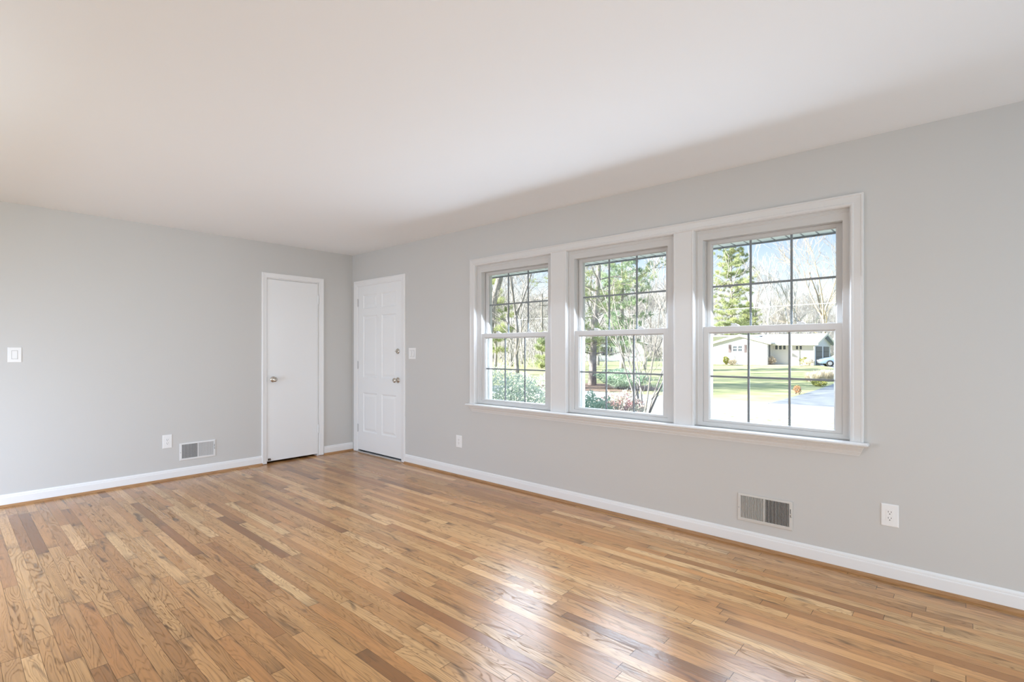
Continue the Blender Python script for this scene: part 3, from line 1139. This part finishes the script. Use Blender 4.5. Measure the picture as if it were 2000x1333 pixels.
def bare_tree_parts(seed, h, rad, trunk_frac=0.42, lean=(0, 0), forks=3, depth=4, spread=0.6, minr=0.012, kids=(3, 4)):
    r = random.Random(seed)
    t, b = MB(), MB()
    pts, rads = [], []
    th = h * trunk_frac
    for i in range(6):
        s = i / 5
        pts.append(Vector((lean[0] * th * s + r.uniform(-1, 1) * 0.03 * th * (s > 0), lean[1] * th * s + r.uniform(-1, 1) * 0.03 * th * (s > 0), -0.3 + (th + 0.3) * s)))
        rads.append(rad * (1.25 if i == 0 else 1 - 0.4 * s))
    t.tube(pts, rads, 8)
    top = pts[-1]
    for k_ in range(forks):
        a = 2 * math.pi * (k_ + r.random() * 0.7) / forks
        d = Vector((math.cos(a) * 0.45 + lean[0], math.sin(a) * 0.45 + lean[1], 1.0)).normalized()
        grow(b, top, d, (h - th) * r.uniform(0.55, 0.75), rad * 0.52, depth, r, spread, 0.15, 4, kids, minr)
    for k_ in range(3):
        i = 2 + k_
        a = r.random() * 6.28
        d = Vector((math.cos(a), math.sin(a), 0.55)).normalized()
        grow(b, pts[i], d, (h - th) * 0.42, rad * 0.3, depth - 1, r, spread, 0.15, 4, kids, minr)
    return t, b


def make_bare(seed, h, rad, mat, name='bare_tree', **kw):
    root = empty(name)
    t, b = bare_tree_parts(seed, h, rad, **kw)
    t.build('trunk', mat, root, smooth=True, recalc=False)
    b.build('branches', mat, root, smooth=True, recalc=False)
    return root


def tufts(mb, p, d, r, n, ln, w):
    w = w * ln / 0.40
    for _ in range(n):
        v = (d * 0.55 + rvec(r)).normalized()
        s = v.cross(rvec(r))
        if s.length < 0.1:
            continue
        s = s.normalized() * w
        L = ln * r.uniform(0.6, 1.1)
        mb.add([p - s, p + s, p + v * L + s * 0.25, p + v * L - s * 0.25], [(0, 1, 2, 3)])


def make_pine(seed, h, rad, crown_base, width, mat, name='pine_tree', lean=(0, 0), step=0.55, dens=1.0, needle=0.24, nw=0.018):
    r = random.Random(seed)
    root = empty(name)
    t, b, fo = MB(), MB(), MB()
    pts, rads = [], []
    for i in range(10):
        s = i / 9
        pts.append(Vector((lean[0] * h * s, lean[1] * h * s, -0.3 + (h + 0.3) * s)) + Vector((r.uniform(-1, 1), r.uniform(-1, 1), 0)) * 0.06 * (i > 0))
        rads.append(rad * (1.2 if i == 0 else (1 - 0.9 * s)))
    t.tube(pts, rads, 10)
    z = crown_base
    while z < h * 0.985:
        s = z / h
        k_ = min(8, int(s * 9))
        ctr = pts[k_].lerp(pts[k_ + 1], s * 9 - k_)
        cs = (z - crown_base) / (h - crown_base)
        rw = width * (0.55 + 0.9 * cs if cs < 0.4 else 0.91 * (1.02 - cs) / 0.62) * r.uniform(0.75, 1.15)
        nb = r.randint(3, 5)
        a0 = r.random() * 6.28
        for q in range(nb):
            a = a0 + 6.28 * q / nb + r.uniform(-0.4, 0.4)
            L = rw * r.uniform(0.7, 1.1)
            up = r.uniform(-0.05, 0.30) + 0.35 * cs
            d = Vector((math.cos(a), math.sin(a), up)).normalized()
            bp = [ctr]
            for m_ in range(1, 5):
                bp.append(ctr + d * (L * m_ / 4) + Vector((0, 0, 0.07 * L * (m_ / 4) ** 2 * r.uniform(-1, 2))) + rvec(r) * 0.05 * L)
            b.tube(bp, [max(0.012, rad * 0.22 * (1 - cs * 0.6)) * (1 - 0.2 * m_) for m_ in range(5)], 4, cap=False)
            for m_ in range(1, 5):
                for side in range(3):
                    sd_ = Vector((-d.y, d.x, 0)) * r.uniform(-1, 1) * L * 0.26 * (1.2 - 0.2 * m_) + d * r.uniform(-.14, .14) * L
                    tp = bp[m_] + sd_ + Vector((0, 0, r.uniform(0.0, 0.2)))
                    if side == 0:
                        b.tube([bp[m_ - 1].lerp(bp[m_], 0.4), tp], [0.014, 0.008], 3, cap=False)
                    tufts(fo, tp, (d + Vector((0, 0, 0.4))).normalized(), r, int(22 * dens), needle, nw)
                    for _q in range(2):
                        tufts(fo, tp + rvec(r) * 0.20, (d + Vector((0, 0, 0.4))).normalized(), r, int(13 * dens), needle, nw)
        z += step * r.uniform(0.7, 1.3)
    t.build('trunk', M['bark_pine'], root, smooth=True, recalc=False)
    b.build('branches', M['bark_pine'], root, recalc=False)
    fo.build('needles', mat, root, recalc=False)
    return root


def make_shrub(name, seed, rx, ry, h, mat, nleaf, leaf=0.05, stems=9, stem_mat=None, narrow=0.5, base=0.08):
    r = random.Random(seed)
    root = empty(name)
    st, lf = MB(), MB()
    for k_ in range(stems):
        a = 6.28 * k_ / stems + r.uniform(-.3, .3)
        e = Vector((math.cos(a) * rx * r.uniform(.3, .8), math.sin(a) * ry * r.uniform(.3, .8), h * r.uniform(.7, .95)))
        p0 = Vector((math.cos(a) * 0.06, math.sin(a) * 0.06, -0.06))
        st.tube([p0, p0.lerp(e, .5) + rvec(r) * .06, e], [.014, .009, .004], 4, cap=False)
    for _ in range(nleaf):
        while True:
            v = Vector((r.uniform(-1, 1), r.uniform(-1, 1), r.uniform(-1, 1)))
            if v.length < 1:
                break
        bump_ = 0.78 + 0.36 * mnoise.noise(v.normalized() * 2.3 + Vector((seed, 0, 0)))
        v = v.normalized() * (v.length ** 0.45) * bump_
        p = Vector((v.x * rx, v.y * ry, h * (0.5 + base) + v.z * h * 0.5))
        d = (rvec(r) + v.normalized() * 0.7 + Vector((0, 0, 0.3))).normalized()
        s = d.cross(rvec(r))
        if s.length < .1:
            continue
        s = s.normalized() * leaf * narrow * r.uniform(.7, 1.2)
        L = leaf * r.uniform(1.0, 2.0)
        lf.add([p, p + d * L * .5 + s, p + d * L, p + d * L * .5 - s], [(0, 1, 2, 3)])
    st.build('stems', stem_mat or M['bark_grey'], root, recalc=False)
    lf.build('leaves', mat, root, recalc=False)
    return root


def make_grass_clump(name, seed, rad, h, mat, n=420):
    r = random.Random(seed)
    b = MB()
    for _ in range(n):
        a, q = r.random() * 6.28, r.random() ** .6
        p = Vector((math.cos(a) * rad * .45 * q, math.sin(a) * rad * .45 * q, -.03))
        e = Vector((math.cos(a) * rad * q, math.sin(a) * rad * q, h * r.uniform(.55, 1.0)))
        m_ = p.lerp(e, .55) + Vector((0, 0, h * .16))
        s = Vector((-math.sin(a), math.cos(a), 0)) * .012
        b.add([p - s, p + s, m_ + s, m_ - s, e], [(0, 1, 2, 3), (3, 2, 4)])
    return b.build(name, mat, recalc=False)


def place(o, p, rz=0.0, sc=1.0, sink=0.0):
    o.location = (p[0], p[1], gz(p[0], p[1]) - sink)
    o.rotation_euler = (0, 0, rz)
    o.scale = (sc, sc, sc)
    return o


def spot(u, depth):
    p = at_depth(u, HORIZON, depth)
    return (p.x, p.y)


# ------------------------------------------------------------------ house across the street
M['siding'] = None


def siding():
    m = NT('white_lap_siding')
    co = m.coord()
    sp = m.n('ShaderNodeSeparateXYZ')
    m.l(co, sp.inputs[0])
    f = m.math('FRACT', m.math('DIVIDE', sp.outputs[2], 0.2))
    g = m.math('LESS_THAN', f, 0.08)
    c = m.mix(g, (0.72, 0.73, 0.72), (0.60, 0.62, 0.62))
    m.principled(c, 0.6, 0.0, 0.3)
    return m.m


M['siding'] = siding()
M['house_trim'] = paint('cream_house_trim', (0.66, 0.65, 0.56), 0.6)
M['roof_pale'] = mottled('pale_roof', (0.46, 0.475, 0.50), (0.56, 0.575, 0.60), 2.0, 0.9)
M['window_dark'] = paint('dark_panes', (0.09, 0.105, 0.125), 0.15)
M['shutter'] = paint('mauve_shutter', (0.15, 0.115, 0.12), 0.6)
M['garage_door'] = paint('grey_garage_door', (0.17, 0.165, 0.16), 0.6)

YH = 57.0
house = empty('house', (0, 0, 0))
gL, gR = at(1393.5, 700, YH).x, at(1498.5, 700, YH).x
rL, rR = at(1386, 700, YH).x, at(1507.5, 700, YH).x
zb = at(1450, 712.5, YH).z
zeL = at(1395, 668.0, YH).z
apex = at(1446, 653.5, YH)
ze = at(1499, 668.5, YH).z
house.location = ((gL + gR) / 2, YH, zb)


def hpart(mb_, name, mat, parent=None, **kw):
    """House parts are built in place and given local coordinates of the house root."""
    off = house.location
    mb_.v = [(p[0] - off[0], p[1] - off[1], p[2] - off[2]) for p in mb_.v]
    return mb_.build(name, mat, parent or house, **kw)


DG = 9.0
b = MB()
b.extrude([(gL, zb - 0.4), (gR, zb - 0.4), (gR, ze), (apex.x, apex.z - 0.18), (gL, ze)], lambda p, t: (p[0], t, p[1]), YH, YH + DG)
hpart(b, 'gable_wing', M['siding'])
b = MB()
for xe in (rL, rR):
    sgn = 1 if xe > apex.x else -1
    b.extrude([(apex.x, apex.z), (xe, ze - 0.06), (xe, ze - 0.20), (apex.x, apex.z - 0.16)], lambda p, t: (p[0], t, p[1]), YH - 0.30, YH + DG)
hpart(b, 'gable_roof', M['roof_pale'])
b = MB()
for xe in (rL, rR):
    b.extrude([(apex.x, apex.z + 0.02), (xe, ze - 0.04), (xe, ze - 0.28), (apex.x, apex.z - 0.24)], lambda p, t: (p[0], t, p[1]), YH - 0.36, YH - 0.30)
hpart(b, 'barge_board', M['house_trim'])


def hwindow(u0, u1, v0, v1, y, panes=2, rows=2):
    a0, a1 = at(u0, v1, y), at(u1, v0, y)
    f = MB()
    ring(f, a0.x, a1.x, a0.z, a1.z, (0.09,) * 4, [(0, y), (0, y - 0.05), (1, y - 0.05), (1, y - 0.01)], map_out)
    for i in range(1, panes):
        xc = a0.x + (a1.x - a0.x) * i / panes
        f.box(xc - 0.07, xc + 0.07, y - 0.056, y - 0.012, a0.z + 0.02, a1.z - 0.02)
    for i in range(1, rows):
        zc = a0.z + (a1.z - a0.z) * i / rows
        f.box(a0.x + 0.02, a1.x - 0.02, y - 0.035, y - 0.012, zc - 0.02, zc + 0.02)
    fo = hpart(f, 'window_frame', M['trim'])
    g = MB()
    g.box(a0.x + 0.05, a1.x - 0.05, y - 0.02, y - 0.008, a0.z + 0.05, a1.z - 0.05)
    hpart(g, 'window_pane', M['window_dark'], fo)


hwindow(1430.5, 1451.5, 674.5, 688, YH, 2, 2)
for (u0, u1) in ((1423, 1428), (1453.5, 1458.5)):
    a0, a1 = at(u0, 689, YH), at(u1, 673.5, YH)
    b = MB()
    b.box(a0.x, a1.x, YH - 0.05, YH, a0.z, a1.z)
    hpart(b, 'shutter', M['shutter'])

# main wing with the ridge parallel to the street
YM, DM = YH + 1.6, 9.0
mR = at(1590, 690, YM).x
roR = at(1591.5, 672, YM - 0.7).x
zem = at(1545, 671, YM - 0.7).z
zr = at(1560, 652.5, YM + DM / 2).z
b = MB()
b.extrude([(YM, zb - 0.4), (YM, zem + 0.05), (YM + DM / 2, zr - 0.25), (YM + DM, zem + 0.05), (YM + DM, zb - 0.4)], lambda p, t: (t, p[0], p[1]), gR - 0.5, mR)
hpart(b, 'main_wing', M['siding'])
b = MB()
xl = apex.x - 9.0
for s in (0, 1):
    y_e = YM - 0.7 if s == 0 else YM + DM + 0.7
    b.extrude([(YM + DM / 2, zr), (y_e, zem), (y_e, zem - 0.14), (YM + DM / 2, zr - 0.16)], lambda p, t: (t, p[0], p[1]), apex.x + 1.0 if s == 0 else xl, roR + 0.25)
hpart(b, 'main_roof', M['roof_pale'])
b = MB()
b.box(gR + 0.2, roR + 0.2, YM - 0.76, YM - 0.70, zem - 0.22, zem + 0.02)
hpart(b, 'fascia_board', M['house_trim'])
b = MB()
for s in (0, 1):
    y_e = YM - 0.72 if s == 0 else YM + DM + 0.72
    b.extrude([(YM + DM / 2, zr + 0.02), (y_e, zem + 0.02), (y_e, zem - 0.22), (YM + DM / 2, zr - 0.22)], lambda p, t: (t, p[0], p[1]), roR + 0.20, roR + 0.30)
hpart(b, 'barge_board', M['house_trim'])
hwindow(1512.5, 1536.5, 673.5, 684.5, YM, 3, 1)
hwindow(1553, 1568, 674.5, 684.5, YM, 2, 1)
# narrow side window on the gable wing's return wall, and the corner post
b = MB()
xq = gR
b.box(xq, xq + 0.05, YH + 0.55, YH + 1.05, zb + 0.9, zb + 2.2)
hpart(b, 'side_window', M['window_dark'])
for (ya, yb) in ((YM + 0.9, YM + 3.9), (YM + 5.0, YM + 8.0)):
    b = MB()
    b.box(mR - 0.02, mR + 0.06, ya, yb, zb - 0.3, zb + 2.05)
    gd = hpart(b, 'garage_door', M['garage_door'])
    b = MB()
    for i in range(1, 4):
        z_ = zb - 0.3 + 2.35 * i / 4
        b.box(mR + 0.05, mR + 0.07, ya, yb, z_ - 0.02, z_ + 0.02)
    hpart(b, 'panel_joint', M['slot'], gd)
for (xx, yy) in ((mR + 0.12, YM - 0.55), (gR + 2.2, YM - 0.6)):
    b = MB()
    b.tube([(xx, yy, zb - 0.3), (xx, yy, zem - 0.1)], 0.06, 8)
    hpart(b, 'porch_post', M['house_trim'])
tag(house, 'white ranch house across the street with a low gable and shutters', 'house')

# second house half hidden among the trees on the left, and its fence
c2 = at_depth(1192, HORIZON, 78)
h2 = empty('house', (c2.x, c2.y, gz(c2.x, c2.y)))
b = MB()
b.extrude([(-5, -0.4), (5, -0.4), (5, 2.6), (0, 4.4), (-5, 2.6)], lambda p, t: (p[0], p[1] * 0 + t, p[1]), -4, 4)
b.build('walls', M['siding'], h2)
b = MB()
for s in (-1, 1):
    b.extrude([(0, 4.62), (s * 5.5, 2.55), (s * 5.5, 2.40), (0, 4.45)], lambda p, t: (p[0], t, p[1]), -4.5, 4.5)
b.build('roof', M['roof_pale'], h2)
b = MB()
b.box(-1.2, 0.4, -4.05, -4.0, 0.9, 2.1)
b.build('window_pane', M['window_dark'], h2)
h2.rotation_euler = (0, 0, 0.5)
tag(h2, 'pale house mostly hidden behind the pine and bare twigs', 'house')

# ------------------------------------------------------------------ car in the driveway
M['car_paint'] = paint('blue_car_paint', (0.16, 0.23, 0.36), 0.25, 0, 300, 0.6)
M['car_glass'] = paint('car_glass', (0.35, 0.40, 0.46), 0.08, 0, 300, 0.8)
M['tyre'] = paint('tyre', (0.03, 0.03, 0.032), 0.8)
cc = at_depth(1650, HORIZON, 50.0)
car = empty('car', (cc.x, cc.y, gz(cc.x, cc.y) + 0.02), math.radians(200))
SEC = [(-2.25, 0.42, 0.62, 0.70), (-2.15, 0.30, 0.80, 0.80), (-1.6, 0.25, 0.95, 0.86), (-0.8, 0.24, 0.98, 0.88), (0.2, 0.24, 0.98, 0.88),
       (1.0, 0.24, 0.95, 0.88), (1.6, 0.25, 0.86, 0.85), (2.1, 0.28, 0.72, 0.78), (2.28, 0.38, 0.58, 0.66)]
b = MB()
nS = 10
for xx, z0, z1, hw in SEC:
    pr = [(-hw * .92, z0), (-hw, z0 + .14), (-hw, z0 + .6 * (z1 - z0)), (-hw * .93, z1 - .03), (-hw * .6, z1), (hw * .6, z1), (hw * .93, z1 - .03), (hw, z0 + .6 * (z1 - z0)), (hw, z0 + .14), (hw * .92, z0)]
    b.v += [(xx, p[0], p[1]) for p in pr]
for i in range(len(SEC) - 1):
    for j in range(nS):
        b.f.append((i * nS + j, i * nS + (j + 1) % nS, (i + 1) * nS + (j + 1) % nS, (i + 1) * nS + j))
b.f.append(tuple(range(nS)))
b.f.append(tuple(range((len(SEC) - 1) * nS, len(SEC) * nS)))
body = b.build('car_body', M['car_paint'], car, smooth=True)
b = MB()
cab = [(-1.95, 0.93, 0.74), (-1.15, 1.38, 0.60), (0.15, 1.44, 0.62), (1.10, 0.94, 0.76)]
for xx, z1, hw in cab:
    b.v += [(xx, -hw - .04 * (z1 > 1), 0.9), (xx, -hw, z1), (xx, hw, z1), (xx, hw + .04 * (z1 > 1), 0.9)]
for i in range(3):
    for j in range(4):
        b.f.append((i * 4 + j, i * 4 + (j + 1) % 4, (i + 1) * 4 + (j + 1) % 4, (i + 1) * 4 + j))
b.f += [(0, 1, 2, 3), (12, 13, 14, 15)]
b.build('car_windows', M['car_glass'], car)
b = MB()
b.v = []
for xx, z1, hw in ((-1.2, 1.39, .58), (0.2, 1.45, .60)):
    b.v += [(xx, -hw, z1), (xx, -hw * .8, z1 + .05), (xx, hw * .8, z1 + .05), (xx, hw, z1)]
b.f = [(0, 1, 5, 4), (1, 2, 6, 5), (2, 3, 7, 6), (3, 0, 4, 7), (0, 1, 2, 3), (4, 5, 6, 7)]
b.build('car_roof', M['car_paint'], car)
for sx in (-1.38, 1.42):
    for sy in (-0.80, 0.80):
        b = MB()
        b.lathe([(0, -.1), (.27, -.1), (.32, -.07), (.32, .07), (.27, .1), (0, .1)], (sx, sy, .31), (0, 1, 0), 20)
        wh = b.build('wheel', M['tyre'], car, smooth=False)
        b = MB()
        b.lathe([(0, 0), (.19, 0), (.18, .02), (0, .03)], (sx, sy + math.copysign(.095, sy), .31), (0, math.copysign(1, sy), 0), 16)
        b.build('hub_cap', M['alum'], wh)
for sy in (-.55, .55):
    b = MB()
    b.box(2.16, 2.28, sy - .14, sy + .14, .52, .64)
    b.build('headlamp', M['plate'], car)
tag(car, 'blue car parked in the driveway by the garage', 'car')

# ------------------------------------------------------------------ utility pole and the cables
YP = 40.0
pp = at(1058.5, HORIZON, YP)
ptop = at(1058.5, 574, YP).z
pole = empty('utility_pole', (pp.x, YP, gz(pp.x, YP)))
hz = ptop - gz(pp.x, YP)
b = MB()
b.tube([(0, 0, -.3), (0, 0, hz)], [.15, .11], 10)
b.build('pole', M['bark_grey'], pole)
b = MB()
b.box(-1.1, 1.1, -.06, .06, hz - .55, hz - .43)
b.build('crossarm', M['bark_grey'], pole)
for xi in (-.95, -.35, .55, .95):
    b = MB()
    b.lathe([(0, 0), (.05, 0), (.06, .05), (.035, .10), (.05, .14), (0, .16)], (xi, 0, hz - .43), (0, 0, 1), 10)
    b.build('insulator', M['plate'], pole)
tag(pole, 'wooden utility pole with a crossarm in the left window', 'utility pole')
M['cable'] = paint('pale_cable', (0.55, 0.55, 0.55), 0.5)
for nm, (u, v), lab in (('cable', (1628, 592), 'pale utility cable running across in front of the woods'),
                        ('cable', (1628, 560.0), 'thin upper utility cable above the lower one')):
    z_ = at(u, v, YP).z
    r_ = 0.028 if v > 580 else 0.014
    b = MB()
    b.tube([(-60 + 5 * i, YP, z_ - 0.10 * math.sin(i * math.pi / 6) ** 2) for i in range(25)], r_, 5)
    if v > 580:
        tag(b.build(nm, M['cable'], loc=(pp.x, YP, z_)), lab, 'cable')

# ------------------------------------------------------------------ woods behind: bare trees, each its own object
protos = [make_bare(11, 15.0, .22, M['twig'], depth=4, minr=.014), make_bare(12, 17.0, .26, M['twig'], depth=4, spread=.5, minr=.014),
          make_bare(13, 13.0, .18, M['twig'], depth=4, spread=.75, minr=.014), make_bare(14, 16.0, .24, M['twig'], depth=4, trunk_frac=.3, forks=4, minr=.014)]
rng = random.Random(21)
woods = []
for i in range(84):
    u = rng.uniform(925, 1690)
    dep = rng.uniform(84, 125)
    woods.append((u, dep))
for i in range(8):
    woods.append((rng.uniform(915, 1180), rng.uniform(54, 82)))
used = 0
for i, (u, dep) in enumerate(woods):
    x_, y_ = spot(u, dep)
    o = protos[i] if i < 4 else copy_tree(protos[i % 4])
    place(o, (x_, y_), rng.uniform(0, 6.28), rng.uniform(.62, .92) * (1.0 if u < 1360 else 0.74))
    tag(o, 'bare grey deciduous tree in the woods outside the windows', 'tree', 'bare trees of the woods')
# low brush that closes the woods near the ground
r = random.Random(77)
b = MB()
for i in range(3600):
    u = r.uniform(915, 1700)
    dep = r.uniform(80, 120) if (u > 1180 or r.random() < .8) else r.uniform(50, 80)
    x_, y_ = spot(u, dep)
    p = Vector((x_, y_, gz(x_, y_) - .1))
    hh = r.uniform(1.5, 5.5)
    d = Vector((r.uniform(-.5, .5), r.uniform(-.5, .5), 1)).normalized()
    q = p + d * hh
    b.tube([p, p.lerp(q, .5) + rvec(r) * .25, q], [.03, .02, .01], 3, cap=False)
    for k_ in range(5):
        m_ = p.lerp(q, r.uniform(.3, .95))
        e = m_ + (d + rvec(r) * .9).normalized() * hh * .4
        b.tube([m_, e], [.016, .008], 3, cap=False)
tag(b.build('brush', M['twig'], recalc=False), 'tangled grey brush under the bare trees of the woods', 'brush', kind='stuff')

# pale sunlit trees standing free behind the house
for (u, dep, sd_, h, rad, mat, kw, lab) in (
        (1503, 74, 31, 15.5, .20, 'bark_pale', dict(trunk_frac=.5, forks=2, spread=.42, depth=3), 'pale straight forked tree rising behind the middle of the white house'),
        (1556, 78, 32, 13.5, .20, 'bark_pale', dict(trunk_frac=.55, forks=2, lean=(-.24, 0), spread=.45, depth=3), 'pale tree leaning left behind the white house roof'),
        (1563, 80, 33, 14.5, .22, 'bark_pale', dict(trunk_frac=.5, forks=2, lean=(-.10, 0), spread=.45, depth=3), 'upright pale tree between two leaning pale trunks'),
        (1570, 82, 34, 14.0, .20, 'bark_pale', dict(trunk_frac=.55, forks=2, lean=(.30, 0), spread=.45, depth=3), 'pale tree leaning right behind the white house roof'),
        (1609, 72, 35, 16.5, .28, 'bark_tan', dict(trunk_frac=.35, forks=4, spread=.5), 'large tan bare tree at the right end of the house'),
        (1475, 92, 36, 16.0, .20, 'bark_grey', dict(trunk_frac=.4, forks=3, spread=.5), 'dark thin bare tree to the left of the pale forked tree')):
    t = make_bare(sd_, h, rad, M[mat], **kw)
    place(t, spot(u, dep), 0.3)
    tag(t, lab, 'tree')

# big dark trunk at the top left of the left window
t = make_bare(41, 15.0, .36, M['bark_grey'], trunk_frac=.62, forks=3, lean=(.15, .13), depth=4, spread=.7, minr=.012)
place(t, spot(935, 38), 0.0)
tag(t, 'big grey leaning trunk at the left edge of the left window', 'tree')
t = make_bare(43, 12.0, .16, M['bark_grey'], trunk_frac=.35, forks=3, depth=4, spread=.8, minr=.010)
place(t, spot(1010, 34), 2.1)
tag(t, 'slim dark bare tree with arching limbs in the left window', 'tree')
t = make_bare(44, 11.0, .12, M['bark_pale'], trunk_frac=.5, forks=3, depth=4, spread=.5, minr=.010)
place(t, spot(1259, 46), 0.4)
tag(t, 'pale slim bare tree in the right part of the middle window', 'tree')

# bare trees of our own front yard, left of what the windows show; they lay their long shadows over the street and lawn
for i, (x_, y_, k_) in enumerate(((-22.0, 7.5, 0), (-26.0, 10.5, 1), (-18.5, 9.5, 2), (-30.0, 8.0, 3), (-24.0, 4.0, 1))):
    o = copy_tree(protos[k_])
    place(o, (x_, y_), 1.3 * i, .95)
    tag(o, 'bare front yard tree left of the windows, out of view', 'tree', 'front yard trees out of view')

# pines
PINES = [
    (1156, 27.0, 51, 14.0, .21, 1.9, 4.1, 'needle', dict(lean=(.055, .0), step=.72, dens=1.1, needle=.22, nw=.014), 'pine with a thick trunk standing in mulch in the middle window'),
    (1428, 80.0, 52, 23.0, .32, 4.0, 5.0, 'needle', dict(step=.75, dens=1.3, needle=.42), 'tall pine at the left of the right hand window behind the house'),
    (1462, 90.0, 53, 9.5, .20, 2.0, 3.0, 'needle', dict(step=.7, dens=1.2, needle=.4), 'short yellow green pine to the right of the tall pine'),
    (1215, 44.0, 54, 14.0, .22, 2.5, 3.4, 'needle_dark', dict(step=.7, dens=1.1, needle=.32), 'dark pine behind the thick trunked pine in the middle window'),
    (968, 46.0, 56, 9.0, .16, 2.0, 1.9, 'needle', dict(step=.9, dens=.8, needle=.34), 'sparse yellow green pine in the left window'),
    (1058, 50.0, 57, 3.4, .12, .5, 1.0, 'needle', dict(step=.6, dens=.6, needle=.34), 'small bright pine low at the right of the left window'),
]
for (u, dep, sd_, h, rad, cb, wd, mat, kw, lab) in PINES:
    t = make_pine(sd_, h, rad, cb, wd, M[mat], **kw)
    place(t, spot(u, dep))
    tag(t, lab, 'tree')

# ------------------------------------------------------------------ shrubs by our own wall and across the street
SHR = [
    ('evergreen_shrub', 61, 968, 8.6, .95, .8, 1.62, 'shrub_grey', 9500, .024, 'loose grey green evergreen shrub at the left of the left window'),
    ('evergreen_shrub', 62, 1032, 9.4, .8, .8, 1.45, 'shrub_grey', 7500, .024, 'grey green evergreen shrub at the right of the left window'),
    ('evergreen_shrub', 63, 1146, 7.6, .60, .5, 1.24, 'shrub_green', 8000, .024, 'low rounded dark green shrub in the middle window'),
    ('nandina_shrub', 64, 1207, 7.9, .52, .5, 1.22, 'shrub_red', 6500, .026, 'reddish leafy shrub beside the dark green one in the middle window'),
    ('evergreen_shrub', 65, 1216, 24.0, 1.6, .9, .95, 'shrub_green', 6500, .05, 'broad low shrub behind the reddish one across the street'),
    ('garden_shrub', 66, 1418, 56.0, .35, .35, .95, 'yellow_green', 500, .09, 'yellow green shrub under the shuttered window of the house'),
    ('garden_shrub', 67, 1430, 55.6, .5, .4, .6, 'straw', 500, .09, 'straw coloured shrub right of the yellow green one'),
    ('garden_shrub', 68, 1506, 56.2, .55, .45, .9, 'straw', 600, .09, 'brown shrub at the inner corner of the white house'),
    ('garden_shrub', 69, 1571, 55.0, .6, .5, 1.0, 'yellow_green', 800, .09, 'pale green shrub in front of the main wing'),
    ('garden_shrub', 70, 1580, 53.5, .5, .5, .7, 'straw', 500, .09, 'straw shrub to the right of the pale green one'),
    ('garden_shrub', 71, 1557, 21.5, .16, .16, .36, 'rust', 350, .035, 'small rust red shrub on the lawn beside the driveway'),
    ('garden_shrub', 72, 1600, 26.0, .42, .36, .30, 'yellow_green', 600, .05, 'low yellow green shrub at the driveway edge'),
]
for (nm, sd_, u, dep, rx, ry, h, mat, n, leaf, lab) in SHR:
    s = make_shrub(nm, sd_, rx, ry, h, M[mat], n, leaf)
    place(s, spot(u, dep))
    tag(s, lab, 'shrub')
for i, (u, dep, rd, h, lab) in enumerate(((1586, 29.5, .55, .60, 'leftmost straw ornamental grass clump at the driveway edge'),
                                          (1603, 30, .60, .74, 'middle straw ornamental grass clump at the driveway edge'),
                                          (1620, 30.5, .55, .68, 'rightmost straw ornamental grass clump at the driveway edge'))):
    g = make_grass_clump('grass_clump', 80 + i, rd, h, M['straw'])
    place(g, spot(u, dep))
    tag(g, lab, 'ornamental grass', 'ornamental grasses at the driveway')
# foundation bed along the white house
bl = at(1380, 700, YH - 1.2).x
strip('garden_bed', [(bl, YH - 2.4), (mR - 0.5, YH - 2.4), (mR - 0.5, YH + 1.5), (bl, YH + 0.1)], M['leaf_litter'], 0.03, 'tan garden bed along the front of the white house')

# bare multi stemmed shrub close to the middle window
r = random.Random(91)
ms = empty('bare_shrub')
b1, b2 = MB(), MB()
for k_ in range(9):
    a = r.uniform(0, 6.28)
    d = Vector((math.cos(a) * .34, math.sin(a) * .34, 1)).normalized()
    pts = [Vector((math.cos(a) * .03, math.sin(a) * .03, -.05)), Vector((math.cos(a) * .045, math.sin(a) * .045, .62))]
    for q in range(5):
        d = (d + rvec(r) * .07 + Vector((math.cos(a), math.sin(a), 0)) * .03).normalized()
        pts.append(pts[-1] + d * r.uniform(.38, .48))
    b1.tube(pts, [.020 - .0024 * q for q in range(7)], 5, cap=False)
    for q in range(2, 7):
        grow(b2, pts[q], (d + rvec(r) * .8 + Vector((0, 0, .5))).normalized(), .62, .007, 2, r, .5, .15, 3, (2, 3), .003)
b1.build('stems', M['bark_grey'], ms, recalc=False)
b2.build('twigs', M['bark_grey'], ms, recalc=False)
place(ms, spot(1256, 8.8))
tag(ms, 'bare many stemmed shrub fanning out in the middle window', 'shrub')
